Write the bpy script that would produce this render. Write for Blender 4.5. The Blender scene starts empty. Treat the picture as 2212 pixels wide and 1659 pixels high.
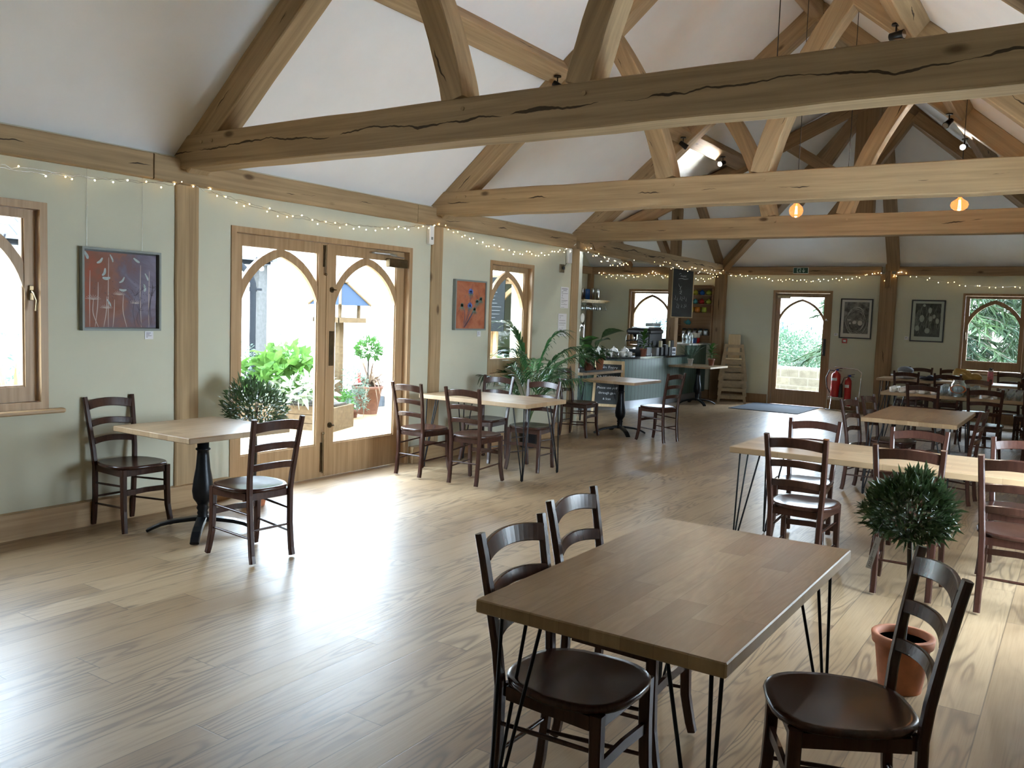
SKY = 4.0
EXPO = 3.35
PEND = .3
SPOTE = 5
PX1 = (-1.81, 5.75, 3.14)
PX2 = (-2.04, 8.9, 3.02)
import bpy, math, random
from mathutils import Vector, Matrix
random.seed(7)
PI = math.pi
S = bpy.context.scene
COL = S.collection

# ------------------------------------------------------------------ node materials
MATS = {}
class NT:
    def __init__(s, name):
        s.m = bpy.data.materials.new(name); s.m.use_nodes = True
        s.t = s.m.node_tree; s.t.nodes.clear()
        s.out = s.t.nodes.new('ShaderNodeOutputMaterial')
        MATS[name] = s.m
    def n(s, ty, **kw):
        nd = s.t.nodes.new(ty)
        for k, v in kw.items():
            if k.startswith('_'):
                setattr(nd, k[1:], v)
            else:
                key = int(k[1:]) if k[0] == 'i' and k[1:].isdigit() else k.replace('__', ' ')
                s.set(nd.inputs[key], v)
        return nd
    def set(s, inp, v):
        if isinstance(v, bpy.types.NodeSocket): s.t.links.new(v, inp)
        elif isinstance(v, bpy.types.Node): s.t.links.new(v.outputs[0], inp)
        else:
            if isinstance(v, (tuple, list)) and len(v) == 3 and inp.type == 'RGBA': v = (*v, 1)
            inp.default_value = v
    def math(s, op, a, b=0.0, c=0.0):
        return s.n('ShaderNodeMath', _operation=op, i0=a, i1=b, i2=c).outputs[0]
    def coord(s, kind='Object'):
        return s.n('ShaderNodeTexCoord').outputs[kind]
    def sep(s, v):
        nd = s.n('ShaderNodeSeparateXYZ', i0=v); return nd.outputs
    def comb(s, x, y, z):
        return s.n('ShaderNodeCombineXYZ', i0=x, i1=y, i2=z).outputs[0]
    def noise(s, v, scale, detail=3, rough=.55, dist=0.0):
        return s.n('ShaderNodeTexNoise', Vector=v, Scale=scale, Detail=detail, Roughness=rough, Distortion=dist).outputs[0]
    def ramp(s, f, stops):
        nd = s.n('ShaderNodeValToRGB', Fac=f); e = nd.color_ramp.elements
        while len(e) < len(stops): e.new(.5)
        for i, (p, c) in enumerate(stops):
            e[i].position = p; e[i].color = (*c, 1) if len(c) == 3 else c
        return nd.outputs[0]
    def mix(s, f, a, b, blend='MIX'):
        nd = s.n('ShaderNodeMix', _data_type='RGBA', _blend_type=blend)
        s.set(nd.inputs[0], f); s.set(nd.inputs[6], a); s.set(nd.inputs[7], b)
        return nd.outputs[2]
    def bump(s, h, strength=.3, dist=.01):
        return s.n('ShaderNodeBump', Strength=strength, Distance=dist, Height=h).outputs[0]
    def bsdf(s, color, rough=.5, metal=0.0, normal=None, spec=.5, coat=0.0, coatr=.1, sheen=0.0, trans=0.0, emis=None, estr=0.0, alpha=None):
        p = s.n('ShaderNodeBsdfPrincipled')
        s.set(p.inputs['Base Color'], color); s.set(p.inputs['Roughness'], rough); s.set(p.inputs['Metallic'], metal)
        s.set(p.inputs['Specular IOR Level'], spec)
        if coat: s.set(p.inputs['Coat Weight'], coat); s.set(p.inputs['Coat Roughness'], coatr)
        if sheen: s.set(p.inputs['Sheen Weight'], sheen)
        if trans: s.set(p.inputs['Transmission Weight'], trans)
        if emis is not None: s.set(p.inputs['Emission Color'], emis); s.set(p.inputs['Emission Strength'], estr)
        if normal is not None: s.set(p.inputs['Normal'], normal)
        s.t.links.new(p.outputs[0], s.out.inputs[0]); return p

def plain(name, color, rough=.5, metal=0.0, spec=.5, coat=0.0, var=0.0, scale=20, bump=0.0, sheen=0.0):
    t = NT(name); c = color; nrm = None
    if var or bump:
        f = t.noise(t.coord(), scale, 4)
        if var:
            lo = tuple(max(0, v*(1-var)) for v in color); hi = tuple(min(1, v*(1+var)) for v in color)
            c = t.ramp(f, [(.3, lo), (.7, hi)])
        if bump: nrm = t.bump(f, bump, .004)
    t.bsdf(c, rough, metal, nrm, spec, coat, .12, sheen)
    return t.m

def mat_floor():
    t = NT('oak_floor'); X, Y, Z = t.sep(t.coord())
    w = .192
    u = t.math('DIVIDE', t.math('ADD', X, 20.03), w); row = t.math('FLOOR', u); fu = t.math('FRACT', u)
    rr = t.n('ShaderNodeTexWhiteNoise', _noise_dimensions='1D', W=row).outputs[0]
    v = t.math('DIVIDE', t.math('ADD', t.math('ADD', Y, 30.0), t.math('MULTIPLY', rr, 2.1)), 2.1)
    cell = t.math('FLOOR', v); fv = t.math('FRACT', v)
    wn = t.n('ShaderNodeTexWhiteNoise', _noise_dimensions='2D', Vector=t.comb(row, cell, 0))
    rnd, rcol = wn.outputs[0], wn.outputs[1]
    off = t.math('MULTIPLY', rnd, 37.0)
    gv = t.comb(t.math('MULTIPLY', X, 5.2), t.math('MULTIPLY', Y, .62), off)
    nz = t.noise(gv, 1.0, 2, .5, .35)
    rings = t.math('SINE', t.math('MULTIPLY', nz, 95.0))
    rings = t.math('POWER', t.math('MULTIPLY_ADD', rings, .5, .5), 2.6)
    # cathedral figure only on part of each board
    patch = t.ramp(t.noise(t.comb(t.math('MULTIPLY', X, 3.), t.math('MULTIPLY', Y, .9), off), 1.0, 1), [(.38, (.12, .12, .12)), (.55, (1, 1, 1))])
    fine = t.noise(t.comb(t.math('MULTIPLY', X, 160.), t.math('MULTIPLY', Y, 3.0), off), 1.0, 3, .6)
    base = t.ramp(rnd, [(0, (.215, .138, .072)), (.2, (.285, .188, .102)), (.6, (.33, .226, .125)), (1, (.385, .272, .156))])
    base = t.mix(t.math('MULTIPLY', t.math('MULTIPLY', rings, patch), .68), base, (.085, .052, .028))
    base = t.mix(t.math('MULTIPLY', t.ramp(fine, [(.45, (0, 0, 0)), (.75, (1, 1, 1))]), .28), base, (.15, .09, .045))
    blotch = t.noise(t.comb(t.math('MULTIPLY', X, 1.5), t.math('MULTIPLY', Y, .5), off), 1.6, 2)
    base = t.mix(t.ramp(blotch, [(.35, (.32, .32, .32)), (.65, (0, 0, 0))]), base, (.19, .115, .058))
    knot = t.n('ShaderNodeTexVoronoi', Vector=t.comb(t.math('MULTIPLY', X, 2.2), t.math('MULTIPLY', Y, .9), 0), Scale=1.0).outputs[0]
    base = t.mix(t.ramp(knot, [(.02, (.75, .75, .75)), (.06, (0, 0, 0))]), base, (.05, .028, .014))
    e1 = t.math('MINIMUM', fu, t.math('SUBTRACT', 1.0, fu)); e1 = t.math('MULTIPLY', e1, w)
    e2 = t.math('MULTIPLY', t.math('MINIMUM', fv, t.math('SUBTRACT', 1.0, fv)), 2.1)
    e = t.math('MINIMUM', e1, e2)
    seam = t.ramp(e, [(.0008, (1, 1, 1)), (.0030, (0, 0, 0))])
    base = t.mix(t.math('MULTIPLY', seam, .72), base, (.035, .02, .01))
    rough = t.math('MULTIPLY_ADD', fine, .16, .31)
    rough = t.math('ADD', rough, t.math('MULTIPLY', rnd, .06))
    h = t.math('SUBTRACT', t.math('MULTIPLY', fine, .35), t.math('ADD', t.math('MULTIPLY', seam, .45), t.math('MULTIPLY', t.math('MULTIPLY', rings, patch), .22)))
    t.bsdf(base, rough, 0, t.bump(h, .22, .003), .5, coat=.08, coatr=.3)

def mat_timber(name, tone=1.0, crack=0.5, warm=1.0):
    """green-oak framing: grain and shakes along local X"""
    t = NT(name); co = t.coord(); X, Y, Z = t.sep(co)
    rnd = t.n('ShaderNodeObjectInfo').outputs['Random']
    off = t.math('MULTIPLY', rnd, 31.0)
    g = t.noise(t.comb(t.math('MULTIPLY_ADD', X, .9, off), t.math('MULTIPLY', Y, 26.), t.math('MULTIPLY', Z, 26.)), 1.0, 4, .6, .3)
    b = t.noise(t.comb(t.math('MULTIPLY_ADD', X, .7, off), t.math('MULTIPLY', Y, 4.), t.math('MULTIPLY', Z, 4.)), 1.0, 3)
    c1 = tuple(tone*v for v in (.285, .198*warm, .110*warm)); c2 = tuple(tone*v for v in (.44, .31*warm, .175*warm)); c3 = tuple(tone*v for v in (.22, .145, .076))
    base = t.ramp(g, [(.30, c1), (.65, c2)])
    base = t.mix(t.ramp(b, [(.52, (0, 0, 0)), (.75, (.55, .55, .55))]), base, c3)
    kn = t.n('ShaderNodeTexVoronoi', Vector=t.comb(t.math('MULTIPLY_ADD', X, 1.6, off), t.math('MULTIPLY', Y, 3.6), t.math('MULTIPLY', Z, 3.6)), Scale=1.0).outputs[0]
    base = t.mix(t.ramp(kn, [(.05, (.8, .8, .8)), (.11, (0, 0, 0))]), base, (.07, .04, .02))
    # drying shakes: long jagged splits wandering around the mid height
    wv = t.noise(t.comb(t.math('MULTIPLY_ADD', X, 1.1, off), 0.0, 0.0), 1.0, 5, .6)
    wv2 = t.noise(t.comb(t.math('MULTIPLY_ADD', X, 2.3, off), 5.0, t.math('MULTIPLY', Z, 6.0)), 1.0, 2)
    d = t.math('ABSOLUTE', t.math('SUBTRACT', Z, t.math('MULTIPLY', t.math('SUBTRACT', wv, .5), .22)))
    lim = t.math('MULTIPLY', t.math('MAXIMUM', t.math('SUBTRACT', wv2, .62-.22*crack), 0.0), .05)
    ck = t.math('GREATER_THAN', lim, d)
    base = t.mix(t.math('MULTIPLY', ck, .88), base, (.022, .013, .008))
    h = t.math('SUBTRACT', t.math('MULTIPLY', g, .5), t.math('MULTIPLY', ck, 2.0))
    t.bsdf(base, .72, 0, t.bump(h, .35, .006), .25)

def mat_joinery(name, c1, c2, rough=.42, axis='Z', sc=1.0):
    t = NT(name); X, Y, Z = t.sep(t.coord())
    k = dict(X=(1.2, 30, 30), Y=(30, 1.2, 30), Z=(30, 30, 1.2))[axis]
    g = t.noise(t.comb(*[t.math('MULTIPLY', v, q*sc) for v, q in zip((X, Y, Z), k)]), 1.0, 4, .6, .4)
    b = t.noise(t.coord(), 1.7, 2)
    base = t.ramp(g, [(.28, c1), (.7, c2)])
    base = t.mix(t.math('MULTIPLY', b, .25), base, tuple(v*.6 for v in c1))
    t.bsdf(base, rough, 0, t.bump(g, .12, .002), .4)

def mat_table():
    """solid oak staves running along local Y"""
    t = NT('table_oak'); X, Y, Z = t.sep(t.coord())
    u = t.math('DIVIDE', t.math('ADD', X, 10.0), .098); row = t.math('FLOOR', u); fu = t.math('FRACT', u)
    rr = t.n('ShaderNodeTexWhiteNoise', _noise_dimensions='1D', W=row).outputs[0]
    v = t.math('MULTIPLY', t.math('ADD', t.math('ADD', Y, 10.), t.math('MULTIPLY', rr, 3.)), 1.5)
    cell = t.math('FLOOR', v); fv = t.math('FRACT', v)
    rnd = t.n('ShaderNodeTexWhiteNoise', _noise_dimensions='2D', Vector=t.comb(row, cell, 0)).outputs[0]
    off = t.math('MULTIPLY', rnd, 41.)
    nz = t.noise(t.comb(t.math('MULTIPLY', X, 11.), t.math('MULTIPLY', Y, 1.7), off), 1.0, 2, .5, .4)
    rings = t.math('MULTIPLY_ADD', t.math('SINE', t.math('MULTIPLY', nz, 55.)), .5, .5)
    fine = t.noise(t.comb(t.math('MULTIPLY', X, 190.), t.math('MULTIPLY', Y, 6.), off), 1.0, 3)
    base = t.ramp(rnd, [(0, (.29, .185, .098)), (.5, (.37, .248, .138)), (1, (.42, .295, .172))])
    base = t.mix(t.math('MULTIPLY', rings, .22), base, (.20, .125, .062))
    base = t.mix(t.math('MULTIPLY', fine, .22), base, (.17, .105, .05))
    blot = t.noise(t.comb(t.math('MULTIPLY', X, 6.), t.math('MULTIPLY', Y, 2.6), off), 1.0, 3)
    base = t.mix(t.ramp(blot, [(.60, (0, 0, 0)), (.80, (.6, .6, .6))]), base, (.12, .07, .038))
    seam = t.ramp(t.math('MINIMUM', fu, t.math('SUBTRACT', 1., fu)), [(.004, (1, 1, 1)), (.014, (0, 0, 0))])
    seam2 = t.ramp(t.math('MINIMUM', fv, t.math('SUBTRACT', 1., fv)), [(.0015, (1, 1, 1)), (.004, (0, 0, 0))])
    base = t.mix(t.math('MULTIPLY', t.math('MAXIMUM', seam, seam2), .45), base, (.12, .07, .035))
    t.bsdf(base, t.math('MULTIPLY_ADD', fine, .15, .30), 0, t.bump(fine, .08, .002), .5)

def mat_glass():
    t = NT('clear_glass')
    tr = t.n('ShaderNodeBsdfTransparent', Color=(.93, .96, .95)); gl = t.n('ShaderNodeBsdfGlossy', Color=(1, 1, 1), Roughness=.02)
    fr = t.n('ShaderNodeFresnel', IOR=1.5)
    bf = t.n('ShaderNodeNewGeometry').outputs['Backfacing']
    fr = t.math('MULTIPLY', fr.outputs[0], t.math('SUBTRACT', 1.0, bf))
    mx = t.n('ShaderNodeMixShader', i0=fr, i1=tr, i2=gl)
    t.t.links.new(mx.outputs[0], t.out.inputs[0])
def mat_glassware(name='glassware', tint=(.80, .84, .85), k=1.6):
    t = NT(name)
    tr = t.n('ShaderNodeBsdfTransparent', Color=tint); gl = t.n('ShaderNodeBsdfGlossy', Color=(1, 1, 1), Roughness=.06)
    fr = t.n('ShaderNodeLayerWeight', Blend=.35)
    f = t.math('MINIMUM', t.math('MULTIPLY_ADD', fr.outputs['Facing'], .75, .10), 1.0)
    mx = t.n('ShaderNodeMixShader', i0=f, i1=tr, i2=gl)
    t.t.links.new(mx.outputs[0], t.out.inputs[0])
def mat_emit(name, c, s, sample=False):
    t = NT(name); e = t.n('ShaderNodeEmission', Color=c, Strength=s)
    t.t.links.new(e.outputs[0], t.out.inputs[0])
    if not sample: t.m.cycles.emission_sampling = 'NONE'
def mat_leaf(name, c1, c2, rough=.45, tl=.25, scale=9, spec=.4):
    t = NT(name); f = t.noise(t.coord(), scale, 3)
    c = t.ramp(f, [(.32, c1), (.68, c2)])
    p = t.n('ShaderNodeBsdfPrincipled'); t.set(p.inputs['Specular IOR Level'], spec); t.set(p.inputs['Base Color'], c); t.set(p.inputs['Roughness'], rough)
    tr = t.n('ShaderNodeBsdfTranslucent'); t.set(tr.inputs[0], t.mix(.5, c, tuple(min(1, v*1.8) for v in c2)))
    mx = t.n('ShaderNodeMixShader', i0=tl, i1=p.outputs[0], i2=tr.outputs[0])
    t.t.links.new(mx.outputs[0], t.out.inputs[0])

mat_floor(); mat_table(); mat_glass(); mat_glassware()
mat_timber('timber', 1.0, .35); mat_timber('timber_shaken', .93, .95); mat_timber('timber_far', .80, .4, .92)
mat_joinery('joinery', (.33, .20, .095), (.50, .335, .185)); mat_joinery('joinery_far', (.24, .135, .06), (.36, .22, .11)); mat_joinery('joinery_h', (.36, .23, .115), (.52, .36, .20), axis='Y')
mat_joinery('chair_wood', (.034, .0135, .0095), (.058, .024, .0165), .23, sc=1.6)
mat_joinery('shelf_pine', (.24, .13, .06), (.34, .20, .10), .5, 'X'); mat_joinery('pale_wood', (.50, .36, .19), (.66, .50, .29), .5)
plain('ceiling_white', (.86, .86, .875), .9, var=.02, scale=3, spec=.2)
plain('wall_sage', (.56, .56, .455), .9, var=.025, scale=2.5, bump=.05, spec=.2)
plain('render_white', (.86, .85, .80), .9, var=.05, scale=2, spec=.2)
plain('black_iron', (.010, .0115, .014), .34, .6, var=.2)
plain('black_satin', (.012, .012, .014), .4)
plain('black_plastic', (.014, .016, .02), .35)
plain('terracotta', (.42, .155, .075), .75, var=.18, scale=14, bump=.2)
plain('terracotta_dark', (.21, .070, .038), .7, var=.18, scale=14)
plain('soil', (.03, .02, .013), .95, var=.4, scale=60, bump=.5)
plain('white_paint', (.75, .75, .74), .5); plain('white_china', (.78, .77, .74), .18, coat=.5)
plain('paper', (.72, .72, .76), .8); plain('ink', (.08, .08, .10), .8)
plain('steel', (.62, .63, .65), .22, 1.0, var=.05); plain('brass_dark', (.16, .115, .065), .35, 1.0, var=.2)
plain('chrome', (.8, .8, .82), .08, 1.0)
plain('grey_frame', (.20, .225, .215), .5); plain('black_frame', (.008, .008, .008), .35)
plain('mount_board', (.60, .58, .53), .8)
plain('counter_green', (.085, .145, .118), .45, var=.06, scale=5); plain('counter_top', (.016, .022, .028), .12, coat=.6)
plain('kick_metal', (.45, .47, .50), .3, .9)
plain('red_paint', (.45, .018, .018), .25, coat=.4); plain('blue_plastic', (.02, .05, .35), .4)
plain('slate', (.30, .31, .33), .7, var=.25, scale=6); plain('dark_gutter', (.008, .009, .011), .8, spec=.1)
plain('paving', (.62, .62, .60), .9, var=.06, scale=1.5, spec=.2)
plain('mat_fibre', (.038, .045, .058), .95, var=.3, scale=300, bump=.3)
plain('chalkboard', (.018, .021, .021), .55, var=.5, scale=5); plain('chalk', (.62, .64, .66), .9)
plain('grey_weathered', (.33, .32, .31), .8, var=.2, scale=8)
# ------------------------------------------------------------------ mesh builder
def V(*a): return Vector(a)
class MB:
    def __init__(s, tf=None): s.v = []; s.f = []; s.tf = tf; s.sm = []
    def add(s, vs, fs, smooth=False):
        o = len(s.v)
        s.v += [tuple(s.tf(Vector(p)) if s.tf else p) for p in vs]
        s.f += [tuple(i+o for i in f) for f in fs]; s.sm += [smooth]*len(fs)
        return s
    def box(s, x0, x1, y0, y1, z0, z1):
        return s.add([(x, y, z) for x in (x0, x1) for y in (y0, y1) for z in (z0, z1)],
                     [(0, 1, 3, 2), (4, 6, 7, 5), (0, 4, 5, 1), (2, 3, 7, 6), (0, 2, 6, 4), (1, 5, 7, 3)])
    def rbox(s, x0, x1, y0, y1, z0, z1, c=.004):
        """box with chamfered edges"""
        P = []
        for z, i in ((z0, c), (z0+c, 0), (z1-c, 0), (z1, c)):
            a, b, d, e = x0+i, x1-i, y0+i, y1-i
            if i: P += [[(a, d+c*.6, z), (a+c*.6, d, z), (b-c*.6, d, z), (b, d+c*.6, z), (b, e-c*.6, z), (b-c*.6, e, z), (a+c*.6, e, z), (a, e-c*.6, z)]]
            else: P += [[(a, d+c, z), (a+c, d, z), (b-c, d, z), (b, d+c, z), (b, e-c, z), (b-c, e, z), (a+c, e, z), (a, e-c, z)]]
        vs = sum(P, []); fs = [tuple(range(7, -1, -1)), tuple(range(24, 32))]
        for k in range(3):
            for i in range(8):
                j = (i+1) % 8; fs.append((k*8+i, k*8+j, k*8+8+j, k*8+8+i))
        return s.add(vs, fs)
    def sweep(s, pts, w, h, up=(0, 0, 1), c=0.0, w1=None, h1=None, smooth=False):
        """rectangular bar along pts; w sideways, h along up"""
        pts = [Vector(p) for p in pts]; n = len(pts); up = Vector(up); rings = []
        for i, p in enumerate(pts):
            d = (pts[min(i+1, n-1)]-pts[max(i-1, 0)]).normalized()
            sd = d.cross(up).normalized(); u = sd.cross(d).normalized()
            t = i/(n-1); ww = (w+(w1-w)*t if w1 is not None else w)/2; hh = (h+(h1-h)*t if h1 is not None else h)/2
            if c:
                q = [(-ww, -hh+c), (-ww+c, -hh), (ww-c, -hh), (ww, -hh+c), (ww, hh-c), (ww-c, hh), (-ww+c, hh), (-ww, hh-c)]
            else: q = [(-ww, -hh), (ww, -hh), (ww, hh), (-ww, hh)]
            rings.append([p+sd*a+u*b for a, b in q])
        m = len(rings[0]); fs = [tuple(range(m-1, -1, -1)), tuple(range((n-1)*m, n*m))]
        for k in range(n-1):
            for i in range(m):
                j = (i+1) % m; fs.append((k*m+i, k*m+j, k*m+m+j, k*m+m+i))
        return s.add(sum(rings, []), fs, smooth)
    def tube(s, pts, r, n=8, r1=None, cap=True, smooth=True, closed=False):
        pts = [Vector(p) for p in pts]; N = len(pts); rings = []; prev = None
        for i, p in enumerate(pts):
            if closed: d = (pts[(i+1) % N]-pts[i-1]).normalized()
            else: d = (pts[min(i+1, N-1)]-pts[max(i-1, 0)]).normalized()
            if prev is None:
                a = Vector((0, 0, 1)) if abs(d.z) < .9 else Vector((1, 0, 0))
                prev = d.cross(a).normalized()
            sd = (prev-d*prev.dot(d)).normalized(); prev = sd; u = sd.cross(d)
            rr = r+(r1-r)*i/(N-1) if r1 is not None else (r[i] if isinstance(r, (list, tuple)) else r)
            rings.append([p+(sd*math.cos(k*2*PI/n)+u*math.sin(k*2*PI/n))*rr for k in range(n)])
        fs = []
        for k in range(N if closed else N-1):
            k2 = (k+1) % N
            for i in range(n):
                j = (i+1) % n; fs.append((k*n+i, k2*n+i, k2*n+j, k*n+j))
        s.add(sum(rings, []), fs, smooth)
        if cap and not closed:
            s.add(rings[0], [tuple(range(n))]); s.add(rings[-1], [tuple(range(n-1, -1, -1))])
        return s
    def lathe(s, prof, n=24, c=(0, 0, 0), smooth=True):
        vs = []; fs = []; m = len(prof)
        for (r, z) in prof:
            for k in range(n):
                a = 2*PI*k/n; vs.append((c[0]+r*math.cos(a), c[1]+r*math.sin(a), c[2]+z))
        for k in range(m-1):
            for i in range(n):
                j = (i+1) % n; fs.append((k*n+i, k*n+j, k*n+n+j, k*n+n+i))
        s.add(vs, fs, smooth)
        if prof[0][0] > 1e-5: s.add([vs[i] for i in range(n)], [tuple(range(n-1, -1, -1))])
        if prof[-1][0] > 1e-5: s.add([vs[(m-1)*n+i] for i in range(n)], [tuple(range(n))])
        return s
    def ball(s, c, r, n=12, m=8, sq=(1, 1, 1)):
        pr = [(max(1e-6, math.sin(PI*k/m))*r, -math.cos(PI*k/m)*r) for k in range(m+1)]
        o = len(s.v); tf = s.tf; s.tf = None; s.lathe(pr, n); s.tf = tf
        for i in range(o, len(s.v)):
            x, y, z = s.v[i]; p = Vector((c[0]+x*sq[0], c[1]+y*sq[1], c[2]+z*sq[2])); s.v[i] = tuple(tf(p) if tf else p)
        return s
    def prism(s, poly, a, b, ax='y'):
        """poly of 2D points extruded along ax from a to b"""
        def P(p, d):
            return {'y': (p[0], d, p[1]), 'x': (d, p[0], p[1]), 'z': (p[0], p[1], d)}[ax]
        n = len(poly)
        return s.add([P(p, a) for p in poly]+[P(p, b) for p in poly],
                     [tuple(range(n)), tuple(range(2*n-1, n-1, -1))]+[(i, (i+1) % n, n+(i+1) % n, n+i) for i in range(n)])
    def build(s, name, mat, parent=None, loc=(0, 0, 0), rot=None, mw=None):
        me = bpy.data.meshes.new(name); me.from_pydata(s.v, [], s.f)
        me.polygons.foreach_set('use_smooth', s.sm)
        me.update()
        import bmesh
        bm = bmesh.new(); bm.from_mesh(me); bmesh.ops.recalc_face_normals(bm, faces=bm.faces); bm.to_mesh(me); bm.free()
        if isinstance(mat, str): mat = MATS[mat]
        me.materials.append(mat)
        o = bpy.data.objects.new(name, me); COL.objects.link(o)
        if parent: o.parent = parent
        o.location = loc
        if rot: o.rotation_euler = rot
        if mw is not None: o.matrix_local = mw
        return o

def tag(o, label=None, cat=None, group=None, kind=None):
    if label: o['label'] = label
    if cat: o['category'] = cat
    if group: o['group'] = group
    if kind: o['kind'] = kind
    return o
def thing(name, label, cat, loc=(0, 0, 0), rz=0.0, group=None, kind=None):
    o = bpy.data.objects.new(name, None); COL.objects.link(o); o.empty_display_size = .1
    o.location = loc; o.rotation_euler = (0, 0, rz)
    return tag(o, label, cat, group, kind)
def kids(o): return list(o.children)
KIDS = {}
def copy_tree(o, parent=None, name=None):
    c = o.copy(); COL.objects.link(c); c.parent = parent
    for ch in [q for q in ALLKIDS(o)]: copy_tree(ch, c)
    return c
def ALLKIDS(o): return [q for q in bpy.data.objects if q.parent == o]
def place(proto, used, x, y, rz, label, group=None, z=0.0, sc=None):
    o = proto if not used else copy_tree(proto)
    o.location = (x, y, z); o.rotation_euler = (0, 0, rz)
    if sc: o.scale = sc
    o['label'] = label
    if group: o['group'] = group
    return o

def bar_matrix(p0, p1, up=(0, 0, 1)):
    p0, p1 = Vector(p0), Vector(p1); X = (p1-p0).normalized(); up = Vector(up)
    Y = up.cross(X).normalized(); Z = X.cross(Y)
    M = Matrix((X, Y, Z)).transposed().to_4x4(); M.translation = (p0+p1)/2
    return M, (p1-p0).length
def beam(name, p0, p1, w, h, mat, parent=None, up=(0, 0, 1), c=.008, bow=0.0, off=(0, 0, 0), n=12, jit=.0025):
    """a timber with its own local X along its length (w along Y, h along Z); bow bends it along Z"""
    p0 = Vector(p0)-Vector(off); p1 = Vector(p1)-Vector(off)
    M, L = bar_matrix(p0, p1, up); m = MB(); rnd = random.Random(hash((round(p0.x, 2), round(p1.z, 2), round(p0.y, 1))))
    pts = []
    for i in range(n+1):
        t = i/n; pts.append((L*(t-.5), rnd.uniform(-jit, jit) if 0 < i < n else 0, bow*4*t*(1-t)+(rnd.uniform(-jit, jit) if 0 < i < n else 0)))
    m.sweep(pts, w, h, (0, 0, 1), c)
    return m.build(name, mat, parent, mw=M)
def txt(name, body, size, mat, parent, M, align='CENTER', ext=.0006):
    cu = bpy.data.curves.new(name, 'FONT'); cu.body = body; cu.size = size; cu.align_x = align; cu.extrude = ext
    cu.resolution_u = 3
    o = bpy.data.objects.new(name, cu); COL.objects.link(o); o.parent = parent
    dg = bpy.context.evaluated_depsgraph_get(); me = bpy.data.meshes.new_from_object(o.evaluated_get(dg))
    bpy.data.objects.remove(o); o = bpy.data.objects.new(name, me); COL.objects.link(o); o.parent = parent
    me.materials.clear(); me.materials.append(MATS[mat]); o.matrix_local = M
    return o
def frame_M(origin, right, up):
    r = Vector(right).normalized(); u = Vector(up).normalized(); n = r.cross(u)
    M = Matrix((r, u, n)).transposed().to_4x4(); M.translation = Vector(origin); return M
# ================================================================== the room
XL, XR, YF, YB = -5.93, .25, 17.42, -2.6        # left wall, right wall, far wall, back wall
XC = -2.84; ZP = 2.766; ZR = 5.36; K = .84; YE = 14.31; YW = 11.22; XW = -9.45
def st(o): o['kind'] = 'structure'; return o
st(MB().box(XW-.3, XR+.35, YB-.3, YF+.4, -.12, 0).build('floor', 'oak_floor'))

def wall_with_holes(name, a0, a1, z1, holes, c0, c1, axis, mat='wall_sage'):
    """wall along axis ('y': along y, thickness in x) with rectangular holes (a0,a1,z0,z1)"""
    m = MB(); hs = sorted(holes); cur = a0
    def bx(p, q, r, s_):
        if q-p < 1e-4 or s_-r < 1e-4: return
        if axis == 'y': m.box(c0, c1, p, q, r, s_)
        else: m.box(p, q, c0, c1, r, s_)
    for (h0, h1, z0, z1_) in hs:
        bx(cur, h0, 0, z1); bx(h0, h1, 0, z0); bx(h0, h1, z1_, z1); cur = h1
    bx(cur, a1, 0, z1)
    return st(m.build(name, mat))
DOOR = (4.71, 7.01, 0, 2.27); WIN1 = (1.32, 3.19, .86, 2.26); WIN2 = (8.44, 9.41, .85, 2.25)
wl = wall_with_holes('wall_left', YB, 10.56, 2.74, [DOOR, WIN1, WIN2], XL-.33, XL, 'y')
FD = (-5.28, -4.13, 0, 2.28); FW = (-1.88, -.86, .86, 2.27); BW = (-8.47, -7.40, 1.0, 2.26)
wall_with_holes('wall_far', XW-.3, XR+.35, 2.74, [BW, FD, FW], YF, YF+.33, 'x')
RW = [(4.71, 7.01, 0, 2.27)]
wall_with_holes('wall_right', YB, YF, 2.74, RW, XR, XR+.33, 'y')
wb = MB().box(XL-.33, XR+.33, YB-.3, YB, 0, 2.74); wb.prism([(XL-.33, 2.74), (XR+.33, 2.74), (XC, ZR+.06)], YB-.3, YB); st(wb.build('wall_back', 'wall_sage'))
wb = MB().box(XW-.3, XW, YW-.3, YF+.3, 0, 2.74); wb.prism([(YW-.3, 2.74), (YF+.3, 2.74), (YE, ZR+.06)], XW-.3, XW, 'x'); st(wb.build('wall_bar_left', 'wall_sage'))
wb = MB()
for a, b, z0, z1 in ((XW, -7.75, 0, 2.74), (-7.75, -6.85, 0, .02), (-7.75, -6.85, 2.2, 2.74), (-6.85, XL-.30, 0, 2.74)): wb.box(a, b, YW-.27, YW, z0, z1)
wb.box(XL-.62, XL-.33, 10.25, YW, 0, 2.74)
st(wb.build('wall_bar_near', 'wall_sage'))
# sloped ceilings: thin slabs of plaster on the roof slopes
def slab(name, poly, t=.07, mat='ceiling_white', sub=None):
    n = len(poly); m = MB(); m.add([tuple(p) for p in poly]+[(p[0], p[1], p[2]+t) for p in poly],
        [tuple(range(n)), tuple(range(2*n-1, n-1, -1))]+[(i, (i+1) % n, n+(i+1) % n, n+i) for i in range(n)])
    return st(m.build(name, mat))
zl = lambda x: ZR-K*abs(x-XC)
zf = lambda y: ZR-K*abs(y-YE)
slab('ceiling_left', [(XL-.1, YB, zl(XL-.1)), (XC, YB, ZR), (XC, YE, ZR), (XL-.1, YW-.1, zl(XL-.1))])
slab('ceiling_right', [(XC, YB, ZR), (XR+.1, YB, zl(XR+.1)), (XR+.1, YF+.1, zl(XR+.1)), (XC, YE, ZR)])
slab('ceiling_far', [(XW-.1, YF+.1, zf(YF+.1)), (XR+.1, YF+.1, zf(YF+.1)), (XC, YE, ZR), (XW-.1, YE, ZR)])
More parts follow.
